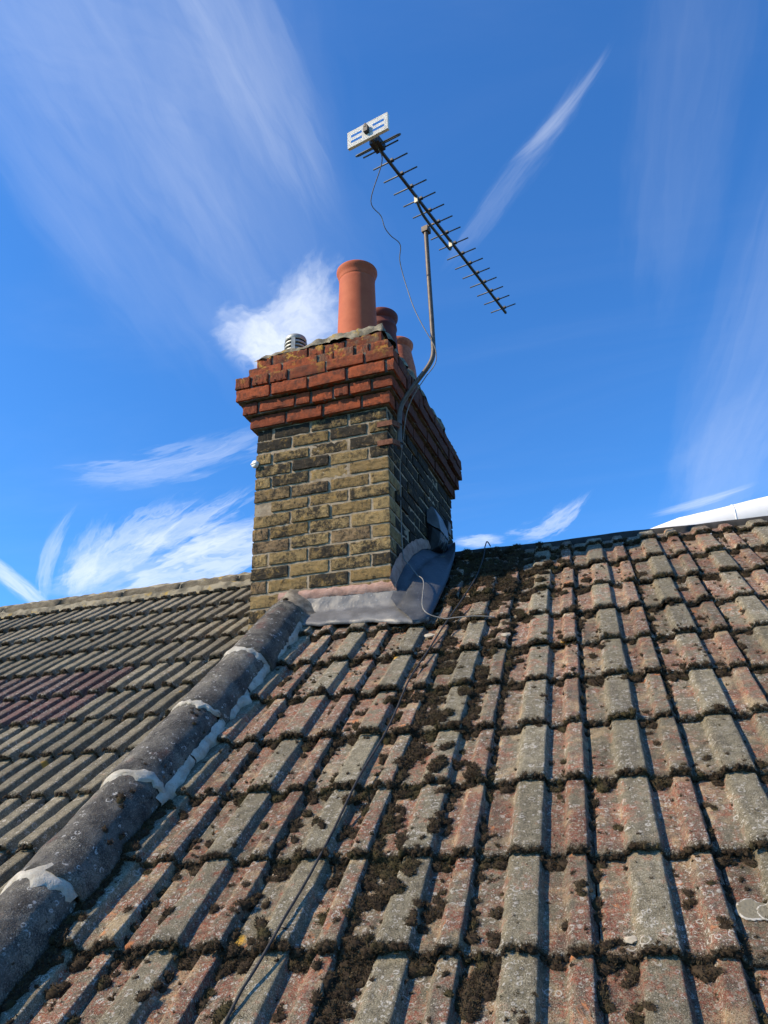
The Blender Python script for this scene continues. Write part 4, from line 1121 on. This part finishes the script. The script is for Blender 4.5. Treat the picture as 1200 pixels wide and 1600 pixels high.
# ------------------------------------------------------------------ moss: fuzzy cushions of tiny blades, real geometry
def moss(name, parent, cents, nrm, ex, eu, dens):
    """cents: rows of (point xyz, radius, height); each becomes a lumpy cushion with blades on it"""
    V = []; F = []; T = []; nb = 0
    B = np.array([list(ex), list(eu), list(nrm)])
    # cushion of 4 rings
    rings = 4; seg = 8
    for (p, ra, hh) in cents:
        p = np.array(p); base = nb
        asp = rng.uniform(0.75, 1.35); rot = rng.uniform(0, 3.14); lump = rng.uniform(0, 6.28, 3)
        def surf(th, ph):
            lr = 1 + 0.16 * np.sin(2 * th + lump[0]) + 0.12 * np.sin(3 * th + lump[1]) + 0.08 * np.sin(5 * th + lump[2])
            x = np.cos(th) * np.sin(ph) * ra * lr * asp; y = np.sin(th) * np.sin(ph) * ra * lr / asp
            z = np.cos(ph) ** 0.8 * hh * (1 + 0.15 * np.sin(3 * th + 4 * ph + lump[0]))
            c, s = np.cos(rot), np.sin(rot)
            return np.stack([x * c - y * s, x * s + y * c, z], -1)
        vs = [surf(np.array([0.0]), np.array([0.0]))]
        for k in range(1, rings + 1):
            th = np.linspace(0, 2 * np.pi, seg, endpoint=False); ph = np.full(seg, k / rings * np.pi / 2 * 0.999)
            vs.append(surf(th, ph))
        vs = np.concatenate(vs) @ B + p
        vs = vs - np.array(nrm) * 0.003
        V.append(vs); T.append(np.zeros(len(vs)))
        for k in range(seg): F.append((base, base + 1 + k, base + 1 + (k + 1) % seg))
        for r_ in range(rings - 1):
            o = base + 1 + r_ * seg
            for k in range(seg): F.append((o + k, o + seg + k, o + seg + (k + 1) % seg)); F.append((o + k, o + seg + (k + 1) % seg, o + (k + 1) % seg))
        nb += len(vs)
        n = max(7, int(dens * (ra / 0.03) ** 1.6))
        th = rng.uniform(0, 2 * np.pi, n); ph = np.arccos(rng.uniform(0.02, 1, n))
        q = surf(th, ph); dirn = np.stack([np.cos(th + rot) * np.sin(ph), np.sin(th + rot) * np.sin(ph), np.cos(ph) + 0.25], -1) + rng.normal(0, 0.42, (n, 3))
        dirn /= np.linalg.norm(dirn, axis=1)[:, None]
        ln = rng.uniform(0.003, 0.0070, n)[:, None] * (0.75 + ra / 0.06); wd = rng.uniform(0.0006, 0.0012, n)[:, None] * (0.8 + ra / 0.05)
        sd_ = np.cross(dirn, rng.normal(0, 1, (n, 3))); sd_ /= np.linalg.norm(sd_, axis=1)[:, None]
        a = q - dirn * 0.002 - sd_ * wd; b = q - dirn * 0.002 + sd_ * wd; c = q + dirn * ln
        tri = np.stack([a, b, c], 1).reshape(-1, 3) @ B + p
        V.append(tri); T.append(np.tile(np.array([0.15, 0.15, 1.0]), n))
        idx = nb + np.arange(n * 3).reshape(-1, 3); F.append(idx); nb += n * 3
    V = np.concatenate(V); T = np.concatenate(T)
    fa = [np.array([f]) if isinstance(f, tuple) else f for f in F]
    # gather runs of tuples quickly
    fa = np.concatenate(fa).astype(np.int32)
    me = bpy.data.meshes.new(name)
    me.vertices.add(len(V)); me.vertices.foreach_set('co', V.astype(np.float32).ravel())
    me.loops.add(fa.size); me.loops.foreach_set('vertex_index', fa.ravel())
    me.polygons.add(len(fa)); me.polygons.foreach_set('loop_start', np.arange(0, fa.size, 3, dtype=np.int32))
    me.update(calc_edges=True); me.validate()
    at = me.attributes.new('tip', 'FLOAT', 'POINT'); at.data.foreach_set('value', T.astype(np.float32))
    me.materials.append(M_MOSS)
    o = bpy.data.objects.new(name, me); COL.objects.link(o)
    o.parent = parent; o.matrix_basis = Matrix.Translation(-parent.location)
    o['kind'] = 'stuff'; return o


def prof_at(prof, u): return float(np.interp(u, [p[0] for p in prof], [p[1] for p in prof]))
cents = []
HID = lambda x, s: s > 3.19 or x < HIP_X + 0.02 or (x < -0.80 and s > 2.10) or (x < -1.02 and s > 2.08)
def rsurf(x, s):
    """height of the right roof's tile surface at x, s"""
    cc = (x - RP.x) / TW + 0.57; u = cc - math.floor(cc); y = s - math.floor(s / G) * G
    return prof_at(PROF_R, u) - 0.027 + 0.030 * (1 - y / 0.415) - 0.030, u
def heavy(x, s):
    """where moss has taken over: a band running down from the chimney's right corner"""
    c0 = np.interp(s, [-0.6, 0.3, 1.2, 2.0, 2.8, 3.3], [-0.88, -0.74, -0.64, -0.52, -0.58, -0.62])
    return math.exp(-((x - c0) / 0.24) ** 2)
for r in range(-2, 10):
    s0 = r * G
    x = HIP_X + 0.03
    while x < 2.3:
        hv = heavy(x, s0)
        d, u = rsurf(x, s0 + 0.001)
        inpan = (0.03 < u < 0.27) or (0.6 < u < 0.77)
        near = 1.0 if s0 < 1.6 else 0.9
        # crust along the lip face
        if rng.uniform() < 0.92 and not HID(x, s0):
            ra = rng.uniform(0.0045, 0.0098) * (1 + 0.5 * hv)
            cents.append((R3(x, s0 - rng.uniform(-0.002, 0.004), d - rng.uniform(0.002, 0.018)), ra, ra * rng.uniform(0.8, 1.15)))
        if inpan and rng.uniform() < 0.13 + 0.35 * hv and not HID(x, s0 - 0.02):   # cushions tucked under the lip
            ra = rng.uniform(0.014, 0.026); d2, _ = rsurf(x, s0 - 0.022)
            cents.append((R3(x, s0 - rng.uniform(0.008, 0.03), d2), ra, ra * rng.uniform(0.6, 0.9)))
        x += rng.uniform(0.004, 0.010)
    for c in range(-6, 9):
        xj = RP.x + (c - 0.57) * TW
        # along the side joint by the narrow rib
        pj = rng.uniform(0.35, 1.3) if c < 3 else rng.uniform(0.3, 1.2)
        y = 0.02
        while y < G:
            x_ = xj + rng.normal(0.0, 0.005); s_ = s0 + y; hv = heavy(x_, s_)
            if rng.uniform() < pj * 0.45 + 0.55 * hv and not HID(x_, s_):
                d, _ = rsurf(x_, s_); ra = rng.uniform(0.009, 0.020) * (1 + 0.45 * hv)
                cents.append((R3(x_, s_, d), ra, ra * rng.uniform(0.7, 1.1)))
            y += rng.uniform(0.014, 0.030)
        # cushions loose in the pans
        for k in range(7):
            pan = rng.choice([(0.05, 0.26), (0.60, 0.76)]); u = rng.uniform(*pan); x_ = xj + u * TW; s_ = s0 + rng.uniform(0.02, G); hv = heavy(x_, s_)
            if HID(x_, s_): continue
            if rng.uniform() < 0.10 + 1.0 * hv:
                n_ = 1 + int(rng.integers(0, 6) * (0.3 + hv)); ra0 = rng.uniform(0.012, 0.030)
                for q in range(n_):
                    xx = x_ + rng.normal(0, 0.014) * (q > 0); ss = s_ + rng.normal(0, 0.028) * (q > 0); ra = ra0 * rng.uniform(0.6, 1.0)
                    if HID(xx, ss): continue
                    d, _ = rsurf(xx, ss); cents.append((R3(xx, ss, d), ra, ra * rng.uniform(0.55, 0.85)))
        if rng.uniform() < 0.5:
            u = rng.uniform(0.32, 0.56); x_ = xj + u * TW; s_ = s0 + rng.uniform(0.02, G)
            if rng.uniform() < heavy(x_, s_) and not HID(x_, s_):
                d, _ = rsurf(x_, s_); ra = rng.uniform(0.012, 0.026); cents.append((R3(x_, s_, d), ra, ra * 0.6))
for k in range(8000):
    x_ = rng.uniform(HIP_X + 0.04, 1.7); s_ = rng.uniform(-0.5, 3.1)
    if HID(x_, s_): continue
    d, u_ = rsurf(x_, s_); y_ = s_ - math.floor(s_ / G) * G
    pr = 0.55 if (0.03 < u_ < 0.27 or 0.6 < u_ < 0.77) else 0.22
    if y_ < 0.05 or y_ > 0.30: pr += 0.35
    if rng.uniform() > pr: continue
    ra = rng.uniform(0.0025, 0.0075) * (1 + (rng.uniform() < 0.08) * 1.3); cents.append((R3(x_, s_, d), ra, ra * rng.uniform(0.5, 0.9)))
PADS = [(-0.489,0.149,.045),(-0.508,0.094,.04),(-0.357,-0.077,.05),(-0.379,-0.129,.045),(-0.336,-0.068,.045),(-0.632,-0.065,.055),(-0.666,-0.137,.055),(-0.023,-0.056,.022),(-0.012,-0.141,.032),(0.142,-0.041,.022),(0.131,0.156,.024),(0.231,0.538,.024),(0.222,0.439,.024),
        (-0.112,0.202,.022),(-0.315,0.137,.018),(-0.014,0.444,.018),(-0.547,0.777,.06),(-0.655,0.905,.055),(-0.445,0.713,.045),(-0.505,0.472,.05),(-1.121,-0.086,.026),(-0.979,-0.044,.03),(-1.286,0.153,.032),(-0.652,0.540,.055),(-0.663,0.449,.05),(-0.883,0.488,.03),(-0.972,0.508,.024),(-0.374,0.095,.03),
        (-0.649,0.001,.05),(-0.722,1.292,.05),(-0.630,1.568,.06),(-0.634,0.184,.035),(-0.697,0.094,.03),(0.193,0.076,.026),(0.211,0.004,.026),(-0.067,0.586,.018),(-0.570,0.307,.04),(-1.197,0.093,.022),(-1.012,0.116,.022),(-0.978,0.493,.02),(-0.60,1.10,.06),(-0.52,1.32,.05),(-0.46,1.72,.05),(-0.66,1.85,.05),(-0.50,2.35,.06),(-0.45,2.62,.05),(-0.62,2.9,.05)]
for px_, ps_, pr_ in PADS:
    for k in range(max(3, int((pr_ / 0.012) ** 1.7))):
        a_ = rng.uniform(0, 6.28); q_ = pr_ * math.sqrt(rng.uniform(0, 1)) * 0.85
        xx, ss = px_ + q_ * math.cos(a_) * 0.8, ps_ + q_ * math.sin(a_) * 1.15
        if HID(xx, ss): continue
        d, _ = rsurf(xx, ss); ra = rng.uniform(0.009, 0.017) * (0.8 + pr_ * 8); cents.append((R3(xx, ss, d), ra, ra * rng.uniform(0.6, 0.95)))
# extra mat in the shade just under the ridge and beside the capping's foot
for k in range(900):
    x_ = rng.uniform(-0.80, 0.0); s_ = rng.uniform(2.3, 3.2)
    if rng.uniform() > heavy(x_, s_) * 0.75 + 0.05 or HID(x_, s_): continue
    d, _ = rsurf(x_, s_); ra = rng.uniform(0.012, 0.030); cents.append((R3(x_, s_, d), ra, ra * rng.uniform(0.5, 0.8)))
for k in range(330):
    s_ = rng.uniform(-0.6, 0.64); x_ = HIP_X + rng.normal(0.012, 0.018); d, _ = rsurf(x_, s_); ra = rng.uniform(0.008, 0.022)
    cents.append((R3(x_, s_, d), ra, ra * 0.8))
moss('moss', right_roof, cents, RN, RX, RU, 250)
cl = []
def lsurf(x, s):
    cc = (x - HIP_LX) / LTW; u = cc - math.floor(cc); y = s - math.floor(s / G) * G
    return prof_at(PROF_L, u) - 0.036 + 0.030 * (1 - y / 0.415) - 0.030, u
for r in range(-2, 10):
    s0 = r * G; x = -3.0
    while x < 0.95:
        d, u = lsurf(x, s0 + 0.001); pan = d < -0.02
        if not (x > 0.80 and s0 > 2.6):
            if rng.uniform() < 0.85:
                ra = rng.uniform(0.005, 0.010); cl.append((L3(x, s0 - rng.uniform(0, 0.008), d - rng.uniform(0.002, 0.018)), ra, ra * rng.uniform(0.8, 1.1)))
            if pan and rng.uniform() < 0.22:
                ra = rng.uniform(0.010, 0.018); d2, _ = lsurf(x, s0 - 0.02); cl.append((L3(x, s0 - rng.uniform(0.005, 0.03), d2), ra, ra * 0.8))
        x += rng.uniform(0.006, 0.014)
    for k in range(10):
        x_ = rng.uniform(-2.9, 0.8); s_ = s0 + rng.uniform(0, G); d, _ = lsurf(x_, s_)
        if d < -0.02: ra = rng.uniform(0.008, 0.018); cl.append((L3(x_, s_, d), ra, ra * 0.7))
moss('moss', left_roof, cl, LN, LX, LU, 70)
cc_ = []
def capc(a_deg, s_, ra, hk=0.8):
    a = math.radians(a_deg); cc_.append((R3(CAPX, s_, -0.012) + (side * math.sin(a) + RN * math.cos(a)) * (CAPR * 1.02), ra, ra * hk))
for a, s_, ra in [(28, 0.50, 0.022), (38, 0.47, 0.016), (33, 0.545, 0.013), (14, 0.665, 0.010), (18, 0.69, 0.011), (22, 0.675, 0.008), (9, 0.705, 0.010), (20, 0.66, 0.009), (40, 0.36, 0.016), (58, 0.33, 0.018), (66, 0.38, 0.015),
                  (14, 1.08, 0.011), (20, 1.06, 0.013), (26, 1.09, 0.010), (31, 1.05, 0.012), (22, 1.12, 0.010), (38, 1.0, 0.010), (12, 1.42, 0.008), (20, 1.5, 0.009), (5, 1.6, 0.008), (30, 1.55, 0.010), (2, 2.30, 0.014), (8, 2.26, 0.012), (-4, 2.27, 0.011)]:
    capc(a, s_, ra)
for k in range(70):
    capc(rng.uniform(-10, 80), rng.uniform(-0.6, 2.2), rng.uniform(0.003, 0.008), 0.7)
moss('moss', cap, cc_, RN, RX, RU, 170)

# ------------------------------------------------------------------ loose bits lying on the tiles
def chip(name, pt, r, label, cat, mat, ex, eu, en, flatk=0.45):
    bm = bmesh.new(); bmesh.ops.create_icosphere(bm, subdivisions=2, radius=1)
    for v in bm.verts:
        k = 1 + 0.30 * fbm(tuple(v.co * 1.3 + Vector((r * 900, 3, 1)))); v.co = Vector((v.co.x * k * 1.25, v.co.y * k * 0.8, v.co.z * k * flatk)) * r
    me = bpy.data.meshes.new(name); bm.to_mesh(me); bm.free(); me.materials.append(mat)
    o = bpy.data.objects.new(name, me); COL.objects.link(o); o.matrix_basis = frame(ex, eu, en, pt)
    tag(o, label, cat); return o
def onR(x, s, up=0.006): return R3(x, s, rsurf(x, s)[0] + up)
chip('stone_chip', onR(-0.767, 1.935, 0.012), 0.022, 'pale stone chip lying just below the lead corner under the cable', 'stone chip', M_CHIP, RX, RU, RN)
chip('stone_chip', onR(-0.397, 1.801, 0.010), 0.019, 'white stone chip on the tiles right of the mossy band', 'stone chip', M_CHIP, RX, RU, RN)
chip('stone_chip', onR(-0.013, 0.039, 0.008), 0.013, 'small cream pebble lying on a tile near the bottom right', 'stone chip', M_CHIP, RX, RU, RN)
# the big white lichen rosette at the right edge, a part of the roof
lm = MB(); tips = []
for (cx_, cs_, rr, lift) in ((0.262, 0.152, 0.036, 0.0), (0.298, 0.140, 0.029, 0.0012)):
    b = len(lm.v); lm.v.append(tuple(onR(cx_, cs_, 0.0022 + lift))); tips.append(0.2); NR, NA = 12, 56
    for q_ in range(1, NR + 1):
        for k in range(NA):
            a = 2 * math.pi * k / NA; u = q_ / NR
            lob = 1 + 0.20 * fbm((math.cos(a) * 1.6, math.sin(a) * 1.6, cx_ * 9)) + 0.05 * fbm((math.cos(a) * 7, math.sin(a) * 7, 3))
            q = rr * u * lob; x_, s_ = cx_ + q * math.cos(a), cs_ + q * math.sin(a)
            n_ = fbm((x_ * 160, s_ * 160, 1))
            lm.v.append(tuple(onR(x_, s_, (0.0016 + 0.0012 * n_ if q_ < NR else -0.0006) + lift)))
            ring = math.exp(-((u - 0.93) / 0.09) ** 2) * (0.75 + 0.7 * n_) + 0.5 * math.exp(-((u - 0.55) / 0.08) ** 2) * max(0, n_ + 0.2)
            tips.append(min(1, max(0, 0.12 + ring)))
    for k in range(NA): lm.f.append((b, b + 1 + k, b + 1 + (k + 1) % NA))
    for r_ in range(NR - 1):
        for k in range(NA): o_ = b + 1 + r_ * NA; lm.f.append((o_ + k, o_ + NA + k, o_ + NA + (k + 1) % NA, o_ + (k + 1) % NA))
mesh_obj('lichen', lm.v, lm.f, M_LICH, right_roof, True, {'tip': tips})
